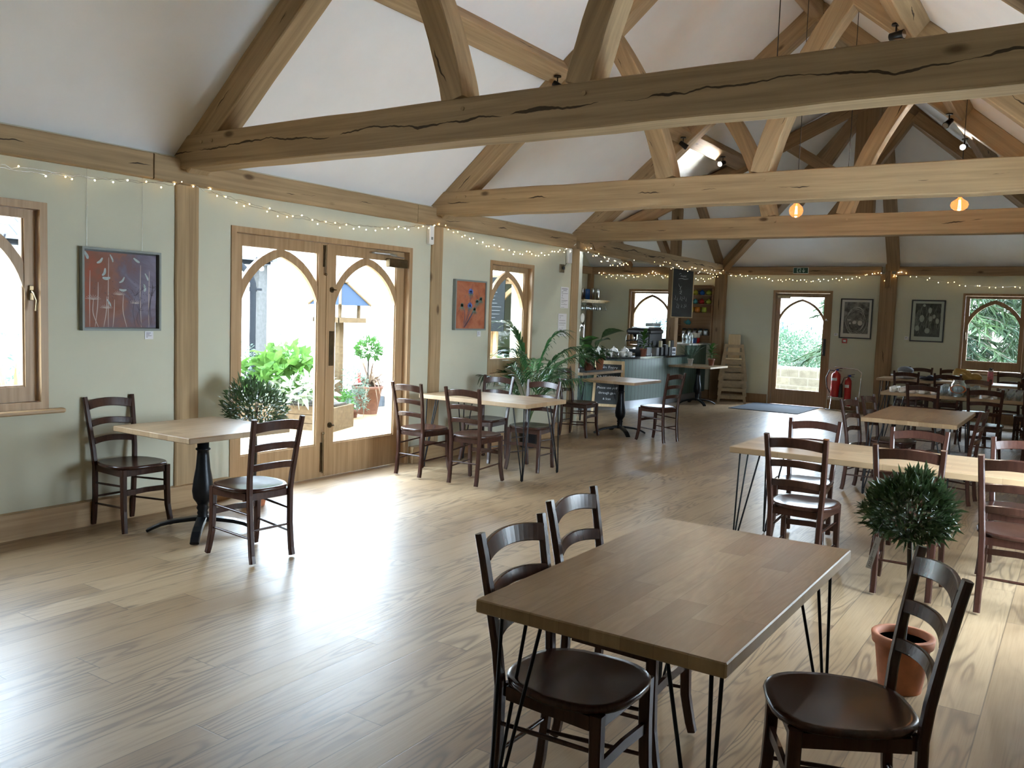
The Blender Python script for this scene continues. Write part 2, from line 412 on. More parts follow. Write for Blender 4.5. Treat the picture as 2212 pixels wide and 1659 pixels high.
slab('ceiling_bar', [(XW-.1, YW-.1, zf(YW-.1)), (XL-.1, YW-.1, zf(YW-.1)), (XC, YE, ZR), (XW-.1, YE, ZR)])

# ------------------------------------------------------------------ wooden skirting
def sk_l(name, parts): 
    m = MB()
    for p in parts: m.box(*p)
    return st(m.build(name, 'joinery_h'))
sk_l('baseboard_left', [(XL, XL+.066, YB, 4.69, 0, .155), (XL, XL+.066, 7.03, 10.40, 0, .155), (XL, XL+.072, YB, 4.69, .155, .175), (XL, XL+.072, 7.03, 10.40, .155, .175)])
m = MB(); 
for a, b in ((XW, FD[0]-.02), (FD[1]+.02, XR)): m.box(a, b, YF-.028, YF, 0, .165); m.box(a, b, YF-.034, YF, .165, .18)
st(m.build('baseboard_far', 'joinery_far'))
m = MB().box(XR-.028, XR, YB, 4.69, 0, .165).box(XR-.028, XR, 7.03, YF-.03, 0, .165).box(XR-.034, XR, 7.03, YF-.03, .165, .18); st(m.build('baseboard_right', 'joinery_h'))

# ------------------------------------------------------------------ glazed oak joinery with a pointed arch
def arch_curve(a, zs, za, b=.13, n=10):
    """right half of a pointed arch: from (a,zs) to (0,za), bulging outwards"""
    p0, p1 = Vector((a, zs)), Vector((0, za)); d = p1-p0; nn = Vector((-d.y, d.x)).normalized()*(-1)
    if nn.x < 0: nn = -nn
    return [p0.lerp(p1, i/n)+nn*(d.length*b*4*(i/n)*(1-i/n)) for i in range(n+1)]
def sash(parent, tf, u0, u1, z0, z1, sl, sr, sb, stp, d0, d1, zs, za, mat, wood='sash_frame', bw=.075, arch=True, gd=.5):
    """frame with stiles, rails, pointed arch and pane; tf maps (u, depth, z) into place"""
    g0, g1, gb, gt = u0+sl, u1-sr, z0+sb, z1-stp
    m = MB(tf); m.box(u0, g0, d0, d1, z0, z1); m.box(g1, u1, d0, d1, z0, z1); m.box(g0, g1, d0, d1, z0, gb); m.box(g0, g1, d0, d1, gt, z1)
    for (a, b, c, d) in ((g0, g0+.012, gb, gt), (g1-.012, g1, gb, gt), (g0+.012, g1-.012, gb, gb+.012)): m.box(a, b, d0+.012, d1-.012, c, d)
    fr = m.build(wood, mat, parent)
    if arch:
        cx = (g0+g1)/2; a = (g1-g0)/2; inn = arch_curve(a, zs, za); out = []
        for i, p in enumerate(inn):
            q0, q1 = inn[max(0, i-1)], inn[min(len(inn)-1, i+1)]; d = (q1-q0).normalized(); nn = Vector((-d.y, d.x)); nn = nn if nn.x > 0 else -nn
            q = p+nn*bw
            if i == len(inn)-1: q = Vector((0.0, za+bw*1.05))
            out.append(Vector((max(0., min(q.x, a+.005)), min(q.y, gt+.004))))
        m = MB(tf)
        for sg in (1, -1):
            vs = []; fs = []
            for p, q in zip(inn, out):
                for (x, z) in (p, q):
                    for d in (d0+.006, d1-.006): vs.append((cx+sg*x, d, z))
            for i in range(len(inn)-1):
                o = i*4
                fs += [(o, o+4, o+6, o+2), (o+1, o+3, o+7, o+5), (o, o+1, o+5, o+4), (o+2, o+6, o+7, o+3)]
            m.add(vs, fs)
        m.build('pointed_arch', mat, parent)
    gd_ = d0+(d1-d0)*gd
    MB(tf).box(g0, g1, gd_-.002, gd_+.002, gb, gt).build('pane', 'clear_glass', parent)
    return fr
def liner(parent, tf, u0, u1, z0, z1, d0, d1, w, mat, bottom=True, name='frame'):
    m = MB(tf); m.box(u0, u0+w, d0, d1, z0, z1); m.box(u1-w, u1, d0, d1, z0, z1); m.box(u0+w, u1-w, d0, d1, z1-w, z1)
    if bottom: m.box(u0+w, u1-w, d0, d1, z0, z0+w)
    return m.build(name, mat, parent)
tfl = lambda p: Vector((XL-p.y, p.x, p.z))       # left wall: u->y, depth outwards
tff = lambda p: Vector((p.x, YF+p.y, p.z))       # far wall
tfr = lambda p: Vector((XR+p.y, p.x, p.z))
# door_1: double doors to the courtyard
d1 = st(thing('door_1', 'pair of glazed oak doors with pointed arches opening to the courtyard', 'door'))
liner(d1, tfl, 4.71, 7.01, 0, 2.27, -.012, .20, .05, 'joinery', False)
for i, (a, b) in enumerate(((4.765, 5.862), (5.868, 6.955))):
    lf = MB(tfl).box(a, b, .0551, .0552, 0.012, .013).build('door_leaf', 'joinery', d1)
    sash(lf, tfl, a, b, .008, 2.218, .105, .115, .31, .10, .055, .105, 1.65, 2.055, 'joinery', 'leaf_frame')
    if i == 0:
        m = MB(tfl).box(5.80, 5.835, .045, .055, 2.0, 2.2).box(5.80, 5.835, .045, .055, .06, .34); m.tube([(5.8175, .035, 1.93), (5.8175, .035, 2.2)], .006); m.tube([(5.8175, .035, .05), (5.8175, .035, .42)], .006); m.ball((5.8175, .03, 1.93), .014); m.ball((5.8175, .03, .43), .014); m.build('flush_bolt', 'brass_dark', lf)
        m = MB(tfl); m.box(5.846, 5.886, .048, .0545, .02, 2.21); m.build('meeting_bead', 'joinery', lf)
    else:
        MB(tfl).rbox(5.895, 5.955, .049, .055, 1.07, 1.40, .002).build('push_plate', 'brass_dark', lf)
        for z in (1.79, .50):
            m = MB(tfl); m.tube([(5.915, .054, z), (5.915, .042, z)], .026, 16); m.tube([(5.915, .042, z), (5.915, .020, z)], .009, 8); m.rbox(5.905, 5.945, .012, .022, z-.006, z+.006, .002); m.build('thumb_turn', 'brass_dark', lf)
cl = MB(tfl).rbox(6.66, 6.94, -.01, .052, 2.055, 2.14, .006).build('door_closer', 'brass_dark', d1)
m = MB(tfl); m.sweep([(6.88, .0, 2.155), (6.60, -.06, 2.165)], .022, .008); m.sweep([(6.60, -.06, 2.175), (6.47, .03, 2.18)], .02, .008); m.box(6.42, 6.80, .02, .05, 2.172, 2.19); m.build('closer_arm', 'steel', cl)
# window_1 (left edge of the view), two lights
w1 = st(thing('window_1', 'oak window with two pointed-arch casements near the seated corner', 'window'))
liner(w1, tfl, *WIN1, -.012, .18, .05, 'joinery')
for a, b in ((1.375, 2.25), (2.26, 3.135)):
    s_ = MB(tfl).box(a, b, .0601, .0602, .915, .916).build('casement', 'joinery', w1)
    sash(s_, tfl, a, b, .913, 2.207, .075, .075, .10, .06, .04, .10, 1.66, 2.075, 'joinery', bw=.07)
m = MB(tfl); m.rbox(3.085, 3.115, .025, .04, 1.60, 1.70, .003); m.tube([(3.10, .012, 1.66), (3.10, -.01, 1.65), (3.108, -.03, 1.60), (3.095, -.035, 1.53)], [.011, .01, .009, .006]); m.build('window_handle', 'brass_dark', w1)
m = MB(); m.rbox(XL-.30, XL+.055, 1.22, 3.29, .83, .862, .008); m.build('window_sill', 'joinery_h', w1)
w2 = st(thing('window_2', 'small oak pointed-arch window behind the potted palm', 'window'))
liner(w2, tfl, *WIN2, -.008, .2, .045, 'joinery')
s_ = MB(tfl).box(8.49, 9.36, .0701, .0702, .9, .901).build('casement', 'joinery', w2)
sash(s_, tfl, 8.49, 9.365, .90, 2.2, .07, .07, .16, .06, .06, .115, 1.66, 2.07, 'joinery', bw=.07)
# door_2: far wall exit
d2 = st(thing('door_2', 'single oak door with pointed-arch glass in the far wall', 'door'))
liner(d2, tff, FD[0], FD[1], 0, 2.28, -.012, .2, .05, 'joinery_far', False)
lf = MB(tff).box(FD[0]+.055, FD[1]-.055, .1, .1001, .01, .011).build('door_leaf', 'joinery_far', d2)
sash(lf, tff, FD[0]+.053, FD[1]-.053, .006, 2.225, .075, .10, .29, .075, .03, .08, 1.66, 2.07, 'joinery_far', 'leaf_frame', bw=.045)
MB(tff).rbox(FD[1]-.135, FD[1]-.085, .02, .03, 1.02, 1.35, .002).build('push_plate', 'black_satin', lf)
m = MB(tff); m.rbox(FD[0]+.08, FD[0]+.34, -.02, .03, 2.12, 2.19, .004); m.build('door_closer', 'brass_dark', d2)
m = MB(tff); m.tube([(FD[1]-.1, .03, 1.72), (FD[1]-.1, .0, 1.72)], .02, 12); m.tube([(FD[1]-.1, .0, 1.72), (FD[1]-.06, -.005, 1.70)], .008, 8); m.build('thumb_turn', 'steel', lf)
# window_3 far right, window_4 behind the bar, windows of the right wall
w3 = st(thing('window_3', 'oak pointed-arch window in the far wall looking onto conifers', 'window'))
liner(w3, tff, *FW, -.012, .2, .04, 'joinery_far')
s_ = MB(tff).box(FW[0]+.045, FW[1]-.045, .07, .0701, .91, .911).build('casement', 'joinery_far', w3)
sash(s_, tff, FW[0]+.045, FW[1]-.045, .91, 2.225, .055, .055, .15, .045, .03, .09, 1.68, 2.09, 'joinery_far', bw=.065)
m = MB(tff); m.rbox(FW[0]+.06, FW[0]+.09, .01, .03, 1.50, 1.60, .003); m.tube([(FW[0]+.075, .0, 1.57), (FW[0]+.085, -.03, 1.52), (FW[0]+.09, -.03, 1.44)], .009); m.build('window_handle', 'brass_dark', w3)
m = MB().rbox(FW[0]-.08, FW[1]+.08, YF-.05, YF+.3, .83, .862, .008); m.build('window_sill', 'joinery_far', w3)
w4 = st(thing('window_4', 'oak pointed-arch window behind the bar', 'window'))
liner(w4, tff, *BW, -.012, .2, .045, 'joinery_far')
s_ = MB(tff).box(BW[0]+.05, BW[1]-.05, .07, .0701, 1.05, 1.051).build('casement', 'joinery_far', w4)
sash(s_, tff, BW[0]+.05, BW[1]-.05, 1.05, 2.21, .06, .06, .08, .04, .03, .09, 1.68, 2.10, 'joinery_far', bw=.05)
d3 = st(thing('door_3', 'pair of glazed oak doors with pointed arches in the right-hand wall', 'door'))
liner(d3, tfr, 4.71, 7.01, 0, 2.27, -.012, .20, .05, 'joinery', False)
for i, (a, b) in enumerate(((4.765, 5.862), (5.868, 6.955))):
    lf = MB(tfr).box(a, b, .0551, .0552, 0.012, .013).build('door_leaf', 'joinery', d3)
    sash(lf, tfr, a, b, .008, 2.218, .105, .115, .31, .10, .055, .105, 1.65, 2.055, 'joinery', 'leaf_frame')
# glazed screen of the bar wing seen through window_2
w8 = st(thing('window_8', 'arched oak glazed screen across the courtyard corner', 'window'))
tfb = lambda p: Vector((p.x, YW-p.y, p.z))
liner(w8, tfb, -7.75, -6.85, .02, 2.2, .05, .25, .05, 'joinery')
sash(w8, tfb, -7.69, -6.91, .04, 2.14, .07, .07, .3, .06, .1, .15, 1.55, 2.0, 'joinery', bw=.06)

# ------------------------------------------------------------------ frame of the building
def post(x0, x1, y0, y1, z1, label, mat='timber', grp='oak posts of the frame', z0=0):
    # local X runs along the height
    h = z1-z0; w, d = x1-x0, y1-y0; m = MB()
    n = 10; rnd = random.Random(int(x0*100+y0*37)); pts = []
    for i in range(n+1): pts.append((h*i/n, rnd.uniform(-.003, .003) if 0 < i < n else 0, rnd.uniform(-.003, .003) if 0 < i < n else 0))
    m.sweep(pts, d, w, (0, 0, 1), .009)
    M = Matrix(((0, 0, 1, (x0+x1)/2), (0, 1, 0, (y0+y1)/2), (1, 0, 0, z0), (0, 0, 0, 1)))
    return tag(m.build('timber_post', mat, mw=M), label, 'post', grp)
post(XL-.12, XL+.022, 4.18, 4.39, 2.55, 'oak post on the left wall between the large painting and the double doors')
post(XL-.12, XL+.022, 7.32, 7.51, 2.55, 'slim oak post on the left wall just right of the double doors')
post(XL-.17, XL+.022, 10.37, 10.56, 2.60, 'oak post beside the two pinned notices at the edge of the bar')
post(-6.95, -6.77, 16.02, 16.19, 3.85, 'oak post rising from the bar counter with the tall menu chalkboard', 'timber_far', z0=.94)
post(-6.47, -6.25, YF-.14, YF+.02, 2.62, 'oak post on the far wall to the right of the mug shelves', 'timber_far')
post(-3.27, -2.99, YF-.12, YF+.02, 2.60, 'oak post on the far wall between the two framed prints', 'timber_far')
# plates
def plate(p0, p1, w, h, label, mat='timber', name='wall_plate', cat='beam', grp=None, **k):
    return tag(beam(name, p0, p1, w, h, mat, **k), label, cat, grp)
PZ = 2.628
plate((XL-.03, YB, PZ), (XL-.03, 3.96, PZ), .17, .19, 'oak wall plate above the large painting, left of the first post')
plate((XL-.03, 3.97, PZ), (XL-.03, 7.02, PZ), .175, .19, 'oak wall plate above the courtyard double doors')
plate((XL-.03, 7.03, PZ), (XL-.03, 10.38, PZ), .17, .19, 'oak wall plate above the small window and thistle painting')
plate((XL-.02, 10.45, PZ+.02), (-6.36, YF-.1, PZ+.05), .18, .21, 'cracked oak beam draped with fairy lights in front of the bar', 'timber_shaken', 'arcade_beam', bow=-.02)
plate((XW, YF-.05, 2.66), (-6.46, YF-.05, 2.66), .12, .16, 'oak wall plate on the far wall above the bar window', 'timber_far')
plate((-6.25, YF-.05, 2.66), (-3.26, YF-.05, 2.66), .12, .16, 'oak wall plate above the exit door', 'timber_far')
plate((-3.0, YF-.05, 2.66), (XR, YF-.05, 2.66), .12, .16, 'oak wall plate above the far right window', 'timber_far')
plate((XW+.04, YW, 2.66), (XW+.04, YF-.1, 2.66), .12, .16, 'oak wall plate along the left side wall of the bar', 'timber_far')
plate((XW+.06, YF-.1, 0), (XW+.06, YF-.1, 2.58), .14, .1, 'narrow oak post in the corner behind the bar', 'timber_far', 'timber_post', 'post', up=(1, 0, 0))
# trusses
def truss(Y, k, mat, label, mat2=None):
    mat2 = mat2 or mat
    T = thing('roof_truss', label, 'roof truss', (XC, Y+.1, 2.64))
    off = (XC, Y+.1, 2.64)
    # tie beam: ends cut to the roof slope; local origin at its centre
    m = MB(); rnd = random.Random(k*11)
    N = 20; x0, x1 = XL-.04, XR+.04
    top = [(x1-.02, .09), ] ; L = x1-x0
    xs = [x0+.18+(L-.36)*i/N for i in range(N+1)]
    bot = [(x0, -.125)]+[(x, -.125+rnd.uniform(-.004, .004)) for x in xs]+[(x1, -.125)]
    tp = [(x1, -.03)]+[(x, .125+rnd.uniform(-.004, .004)) for x in reversed(xs)]+[(x0, -.03)]
    poly = bot+tp
    cx = (x0+x1)/2
    # ring-based build for clean chamfers
    cols = [(x0, -.125, -.03)]+[(xs[i], bot[i+1][1], tp[N+1-i][1]) for i in range(N+1)]+[(x1, -.125, -.03)]
    vs = []; fs = []
    for (x, zb, zt) in cols:
        c = .008; vs += [(x-cx, y, z) for y, z in ((-.1, zb+c), (-.1+c, zb), (.1-c, zb), (.1, zb+c), (.1, zt-c), (.1-c, zt), (-.1+c, zt), (-.1, zt-c))]
    n = len(cols)
    fs = [tuple(range(7, -1, -1)), tuple(range((n-1)*8, n*8))]+[(q*8+i, q*8+(i+1) % 8, q*8+8+(i+1) % 8, q*8+8+i) for q in range(n-1) for i in range(8)]
    m.add(vs, fs)
    tie = m.build('tie_beam', mat, T, loc=(cx-XC, 0, .125))
    # oak pegs
    for px_ in (-5.62, -5.50, -3.18, -2.36):
        p = MB().tube([(px_-cx, -.1, .06), (px_-cx, -.108, .06)], .013, 10); p.build('peg', 'timber', tie)
    # principal rafters
    for sg in (-1, 1):
        a = Vector((XC+sg*3.02, Y+.1, zl(XC+sg*3.02)-.135)); b = Vector((XC+sg*.02, Y+.1, zl(XC+sg*.02)-.135))
        beam('principal_rafter', a, b, .19, .205, mat2, T, off=off)
        # raking strut, slightly bowed
        s0 = Vector((XC+sg*.43, Y+.1, 2.885)); s1 = Vector((XC+sg*1.06, Y+.1, 4.22))
        beam('strut', s0, s1, .19, .165, mat2, T, up=(sg, 0, 0), bow=-.078, off=off, n=14)
    return T
truss(4.19, 1, 'timber_shaken', 'nearest oak roof truss, whose deep cracked tie beam crosses the top of the view', 'timber')
truss(7.33, 2, 'timber', 'middle oak roof truss crossing above the table with the tall hairpin legs')
truss(10.38, 3, 'timber', 'furthest oak roof truss, crossing in front of the hanging bulbs')
# purlins between the trusses
def purlin(x, y0, y1, label, mat='timber', name='purlin'):
    z = zl(x)-.105; sg = 1 if x > XC else -1
    nrm = (sg*K, 0, 1)
    return tag(beam(name, (x, y0, z), (x, y1, z), .19, .17, mat, up=nrm), label, 'beam')
for x, sd in ((-4.40, 'left'), (-1.28, 'right')):
    purlin(x, YB, 4.2, 'oak purlin on the %s roof slope, before the nearest truss' % sd)
    purlin(x, 4.39, 7.33, 'oak purlin on the %s roof slope between the nearest and middle trusses' % sd)
    purlin(x, 7.53, 10.38, 'oak purlin on the %s roof slope between the middle and furthest trusses' % sd)
    purlin(x, 10.58, 12.7 if sd == 'left' else 15.8, 'short oak purlin on the %s roof slope beyond the furthest truss' % sd, 'timber_far')
tag(beam('ridge_beam', (XC, YB, ZR-.14), (XC, YE, ZR-.14), .14, .2, 'timber'), 'oak ridge beam running along the apex of the roof', 'beam')
# hipped far end
HX = [(-8.45, -8.45), (-7.45, -7.45), (-6.36, -6.36)]
for (a, b), nm in zip(HX, ('left-hand', 'middle', 'right-hand')):
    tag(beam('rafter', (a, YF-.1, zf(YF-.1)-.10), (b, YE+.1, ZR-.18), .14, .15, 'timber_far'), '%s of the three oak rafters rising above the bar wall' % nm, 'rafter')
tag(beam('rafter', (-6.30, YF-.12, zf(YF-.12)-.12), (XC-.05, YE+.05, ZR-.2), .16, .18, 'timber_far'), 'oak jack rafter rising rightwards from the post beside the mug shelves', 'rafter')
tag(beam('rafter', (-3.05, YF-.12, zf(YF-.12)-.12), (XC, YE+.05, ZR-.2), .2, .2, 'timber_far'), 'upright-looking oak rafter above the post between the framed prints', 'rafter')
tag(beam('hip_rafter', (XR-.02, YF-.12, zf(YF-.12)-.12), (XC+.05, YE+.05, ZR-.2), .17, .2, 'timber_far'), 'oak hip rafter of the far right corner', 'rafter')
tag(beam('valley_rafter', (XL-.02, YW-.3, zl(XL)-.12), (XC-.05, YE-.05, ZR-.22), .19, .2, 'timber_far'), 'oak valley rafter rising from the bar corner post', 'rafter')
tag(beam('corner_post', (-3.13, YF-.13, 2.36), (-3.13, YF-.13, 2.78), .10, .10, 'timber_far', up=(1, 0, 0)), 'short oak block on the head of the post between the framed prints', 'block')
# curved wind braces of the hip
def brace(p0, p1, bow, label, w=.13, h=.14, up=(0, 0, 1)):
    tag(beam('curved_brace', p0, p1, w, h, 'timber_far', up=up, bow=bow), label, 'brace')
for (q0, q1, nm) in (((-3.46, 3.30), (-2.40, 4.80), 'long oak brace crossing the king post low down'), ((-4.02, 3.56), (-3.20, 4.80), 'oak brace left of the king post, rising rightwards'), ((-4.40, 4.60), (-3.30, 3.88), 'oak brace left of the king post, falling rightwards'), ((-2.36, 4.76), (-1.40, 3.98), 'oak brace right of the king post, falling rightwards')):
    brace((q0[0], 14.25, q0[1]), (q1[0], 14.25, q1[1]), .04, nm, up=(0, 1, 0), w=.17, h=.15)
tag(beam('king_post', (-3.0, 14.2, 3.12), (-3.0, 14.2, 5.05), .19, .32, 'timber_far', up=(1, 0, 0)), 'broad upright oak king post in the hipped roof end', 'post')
# ================================================================== plants toolkit
def leaf_geo(m, base, direction, L, W, fold=.25, droop=.3, segs=3, twist=0.0, shape='lance'):
    """one folded leaf: midrib + two sides"""
    d = Vector(direction).normalized(); up = Vector((0, 0, 1))
    sd = d.cross(up)
    if sd.length < .05: sd = Vector((1, 0, 0))
    sd.normalize(); nn = sd.cross(d).normalized()
    if twist: 
        c, s_ = math.cos(twist), math.sin(twist); sd, nn = sd*c+nn*s_, nn*c-sd*s_
    p = Vector(base); pts = []
    for i in range(segs+1):
        t = i/segs
        q = p+d*(L*t)-up*(droop*L*t*t)
        if shape == 'strap': w = W*(1-.85*t**2.2)*.5*min(1, .5+3*t)
        elif shape == 'oval': w = W*.5*math.sin(PI*min(1, max(.04, t**.8)))
        else: w = W*.5*math.sin(PI*(.06+.94*t)**.75) if t < 1 else 0
        pts.append((q, max(w, W*.02)))
    vs = []; fs = []
    for q, w in pts: vs += [q-sd*w+nn*(w*fold), q, q+sd*w+nn*(w*fold)]
    for i in range(segs):
        o = i*3; fs += [(o, o+1, o+4, o+3), (o+1, o+2, o+5, o+4)]
    m.add(vs, fs, True)
def rdir(rnd, zmin=-1, zmax=1):
    z = rnd.uniform(zmin, zmax); a = rnd.uniform(0, 2*PI); r = math.sqrt(max(0, 1-z*z)); return Vector((r*math.cos(a), r*math.sin(a), z))
def ball_foliage(c, R, n, L, W, seed=1, sq=1.0, zmin=-.8, up=.35, lump=.14):
    rnd = random.Random(seed); m = MB(); c = Vector(c)
    ph = [rnd.uniform(0, 6) for _ in range(6)]
    for i in range(n):
        d = rdir(rnd, zmin, 1); lp = 1+lump*(math.sin(5*d.x+ph[0])+math.sin(6*d.y+ph[1])*math.sin(5*d.z+ph[2]))
        r = R*rnd.uniform(.55, 1.0)**.6*lp
        p = c+Vector((d.x*r, d.y*r, d.z*r*sq)); dd = (d+Vector((rnd.gauss(0, .45), rnd.gauss(0, .45), up+rnd.gauss(0, .4)))).normalized()
        leaf_geo(m, p-dd*L*.4, dd, L*rnd.uniform(.7, 1.25), W*rnd.uniform(.7, 1.2), .3, rnd.uniform(-.1, .35), 2, rnd.uniform(-1, 1))
    return m
def cloud_foliage(blobs, n, L, W, seed=1, up=.2, segs=2, droop=.2):
    rnd = random.Random(seed); m = MB(); tot = sum(b[3]**2 for b in blobs)
    for (x, y, z, r, *sq) in blobs:
        s_ = sq[0] if sq else 1
        for i in range(int(n*r*r/tot)):
            d = rdir(rnd, -.7, 1); q = r*rnd.uniform(.6, 1.05)
            p = Vector((x+d.x*q, y+d.y*q, z+d.z*q*s_)); dd = (d*.8+Vector((rnd.gauss(0, .6), rnd.gauss(0, .6), up+rnd.gauss(0, .5)))).normalized()
            leaf_geo(m, p, dd, L*rnd.uniform(.6, 1.3), W*rnd.uniform(.6, 1.3), .2, droop, segs, rnd.uniform(-1.5, 1.5))
    return m
def strap_plant(c, n, L, W, seed, spread=.8, droop=.5, zlo=.5):
    rnd = random.Random(seed); m = MB()
    for i in range(n):
        a = rnd.uniform(0, 2*PI); e = rnd.uniform(zlo, 1.6); d = Vector((math.cos(a)*spread, math.sin(a)*spread, e))
        b = Vector(c)+Vector((math.cos(a), math.sin(a), 0))*rnd.uniform(0, .04)
        leaf_geo(m, b, d, L*rnd.uniform(.6, 1.1), W*rnd.uniform(.7, 1.1), .35, droop*rnd.uniform(.3, 1.5), 7, rnd.uniform(-.3, .3), 'strap')
    return m
def pot_geo(r0, r1, h, rim=.012, rimh=.035, n=28, thick=.012):
    return MB().lathe([(r0, 0), (r1-(r1-r0)*rimh/h, h-rimh), (r1-(r1-r0)*rimh/h+rim, h-rimh+.002), (r1+rim, h-.003), (r1+rim-.003, h), (r1-thick, h), (r1-thick-.004, h-.03)], n)
mat_leaf('leaf_olive', (.024, .055, .018), (.085, .145, .060), .38, .15, 30)
mat_leaf('leaf_deep', (.012, .040, .014), (.040, .110, .032), .3, .15, 14)
mat_leaf('leaf_fresh', (.025, .070, .012), (.075, .15, .028), .45, .35, 12, .12)
mat_leaf('leaf_mid', (.02, .06, .012), (.055, .13, .028), .45, .3, 12, .12)
mat_leaf('leaf_pale', (.07, .11, .06), (.15, .19, .12), .5, .3, 16, .12)
mat_leaf('leaf_grey', (.045, .075, .052), (.10, .14, .105), .6, .25, 16, .12)
mat_leaf('leaf_cream', (.12, .15, .085), (.30, .33, .24), .5, .3, 22, .12)
mat_leaf('leaf_bronze', (.09, .042, .028), (.17, .12, .075), .5, .25, 10, .12)
mat_leaf('leaf_yellow', (.18, .19, .04), (.30, .28, .09), .5, .35, 8, .12)
mat_leaf('leaf_tree', (.016, .036, .020), (.042, .072, .040), .5, .3, 1.2, .12)
mat_leaf('leaf_conifer', (.004, .012, .009), (.030, .050, .018), .55, .2, .9, .12)
mat_leaf('leaf_far_hazed', (.022, .045, .05), (.045, .075, .08), .7, .2, .2, .12)  # blue of the distance haze is mixed into this leaf colour
plain('bark', (.045, .034, .024), .9, var=.4, scale=20, bump=.4); plain('stem_green', (.09, .15, .05), .6)

plain('terracotta_out', (.12, .048, .028), .75, var=.18, scale=14, bump=.2); plain('timber_out', (.085, .056, .030), .8, var=.2, spec=.1); plain('post_out', (.07, .068, .066), .9, var=.2, spec=.1)
# ================================================================== courtyard beyond the double doors
st(MB().box(-13.2, XL-.33, -6, YW-.27, -.16, -.035).build('floor_courtyard', 'paving'))
st(MB().box(XR+.33, 9, -6, YF+3, -.16, -.035).build('floor_patio', 'paving'))
# west range: rendered wall, slate roof, gutter
m = MB().box(-13.2, -12.9, -6, 11.3, -.1, 2.55); st(m.build('wall_courtyard_west', 'render_white'))
tslate = NT('slate_courses'); X, Y, Z = tslate.sep(tslate.coord())
v_ = tslate.math('DIVIDE', X, .26); row = tslate.math('FLOOR', v_); fv = tslate.math('FRACT', v_)
u_ = tslate.math('ADD', tslate.math('DIVIDE', Y, .36), tslate.math('MULTIPLY', row, .47)); fu = tslate.math('FRACT', u_)
rn = tslate.n('ShaderNodeTexWhiteNoise', _noise_dimensions='2D', Vector=tslate.comb(row, tslate.math('FLOOR', u_), 0)).outputs[0]
base = tslate.ramp(rn, [(0, (.065, .07, .08)), (1, (.115, .12, .13))])
ed = tslate.math('MINIMUM', tslate.math('MINIMUM', fv, tslate.math('SUBTRACT', 1., fv)), tslate.math('MINIMUM', fu, tslate.math('SUBTRACT', 1., fu)))
base = tslate.mix(tslate.ramp(ed, [(.02, (1, 1, 1)), (.06, (0, 0, 0))]), base, (.012, .012, .015)); tslate.bsdf(base, .8, spec=.15)
m = MB().sweep([(-2.1, 0, 0), (2.1, 0, 0)], 17.6, .06)
ro = m.build('roof', 'slate_courses'); Mx, _ = bar_matrix((-12.62, 2.6, 2.56), (-15.8, 2.6, 4.6)); ro.matrix_local = Mx; st(ro); ro.name = 'ceiling_west_roof'
rw = thing('slate_roof', 'grey slate roof seen at the top of the left-hand window', 'roof', (-12.62, 2.6, 2.5)); ro.parent = rw; ro.matrix_local = Matrix.Translation(-Vector((-12.62, 2.6, 2.5))) @ Mx; ro.name = 'slate_courses'; del ro['kind']
m = MB(); m.box(-.28, .0, -8.6, 8.6, -.14, .0); m.build('fascia', 'dark_gutter', rw)
m = MB(); m.tube([(.06, -8.6, -.02), (.06, 8.6, -.02)], .06, 10); m.build('gutter', 'dark_gutter', rw)
# north wall of the courtyard (end of the view through the doors)
m = MB().box(-13.2, XL-.35, YW-.275, YW-.27, -.1, 2.75); 
wn = MB()
for a, b, z0, z1 in ((-13.2, -7.75, -.1, 2.75), (-7.75, -6.85, 2.2, 2.75), (-6.85, -6.56, -.1, 2.75)): wn.box(a, b, YW-.30, YW-.272, z0, z1)
st(wn.build('wall_courtyard_north', 'render_white'))
plain('plinth_slate', (.045, .048, .052), .9, var=.2, spec=.1); st(MB().box(-13.2, -9.75, YW-.31, YW-.3, -.035, .17).build('trim_1', 'plinth_slate'))
ob = thing('outdoor_chalkboard', 'dark chalkboard seen through the small window behind the palm', 'chalkboard', (-7.72, YW-.33, 1.35)); plain('board_out', (.006, .007, .007), .8, spec=.1); plain('chalk_out', (.05, .05, .05), .9)
MB().box(0, .36, -.012, .0, 0, .82).build('board', 'board_out', ob)
m = MB(); rq = random.Random(4)
for k in range(11): m.box(.07, .07+rq.uniform(.1, .24), -.0135, -.0125, .70-.055*k, .706-.055*k)
m.build('chalk_writing', 'chalk_out', ob)
# timber post and downpipe in the corner
tag(MB().box(-12.88, -12.70, YW-.5, YW-.31, -.03, 2.5).build('timber_post', 'post_out'), 'weathered grey post beside the black downpipe in the courtyard', 'post')
dp = thing('downpipe', 'black cranked downpipe in the courtyard corner', 'downpipe', (-12.4, 10.15, 0))
m = MB(); m.tube([(-.12, -.12, 2.50), (-.1, -.1, 2.38), (.0, -.0, 2.25), (.05, .08, 2.15), (.08, .12, 2.0), (.08, .12, -.03)], .055, 12); m.build('pipe', 'dark_gutter', dp)
m = MB(); m.tube([(.08, .12, 1.86), (.08, .12, 1.94)], .066, 12); m.tube([(.13, .14, 1.9), (.22, .2, 1.9)], .02, 8); m.build('bracket', 'dark_gutter', dp)
MB().tube([(-.115, -.115, 2.44), (-.1, -.1, 2.36)], .07, 12).build('pipe_collar', 'dark_gutter', dp)
plain('globe_white', (.7, .7, .68), .4)
# festoon globes
fs_ = thing('festoon_lights', 'string of white globe lamps under the courtyard eaves', 'string lights', (-12.0, 10.3, 2.34))
pts = [Vector((-.7+.42*i, .1+.02*i, .02-.03*math.sin(i*1.3))) for i in range(8)]
MB().tube(pts, .006, 5).build('cable', 'black_satin', fs_)
for p in pts: MB().ball((p.x, p.y, p.z-.06), .045, 10, 8).build('globe', 'globe_white', fs_)
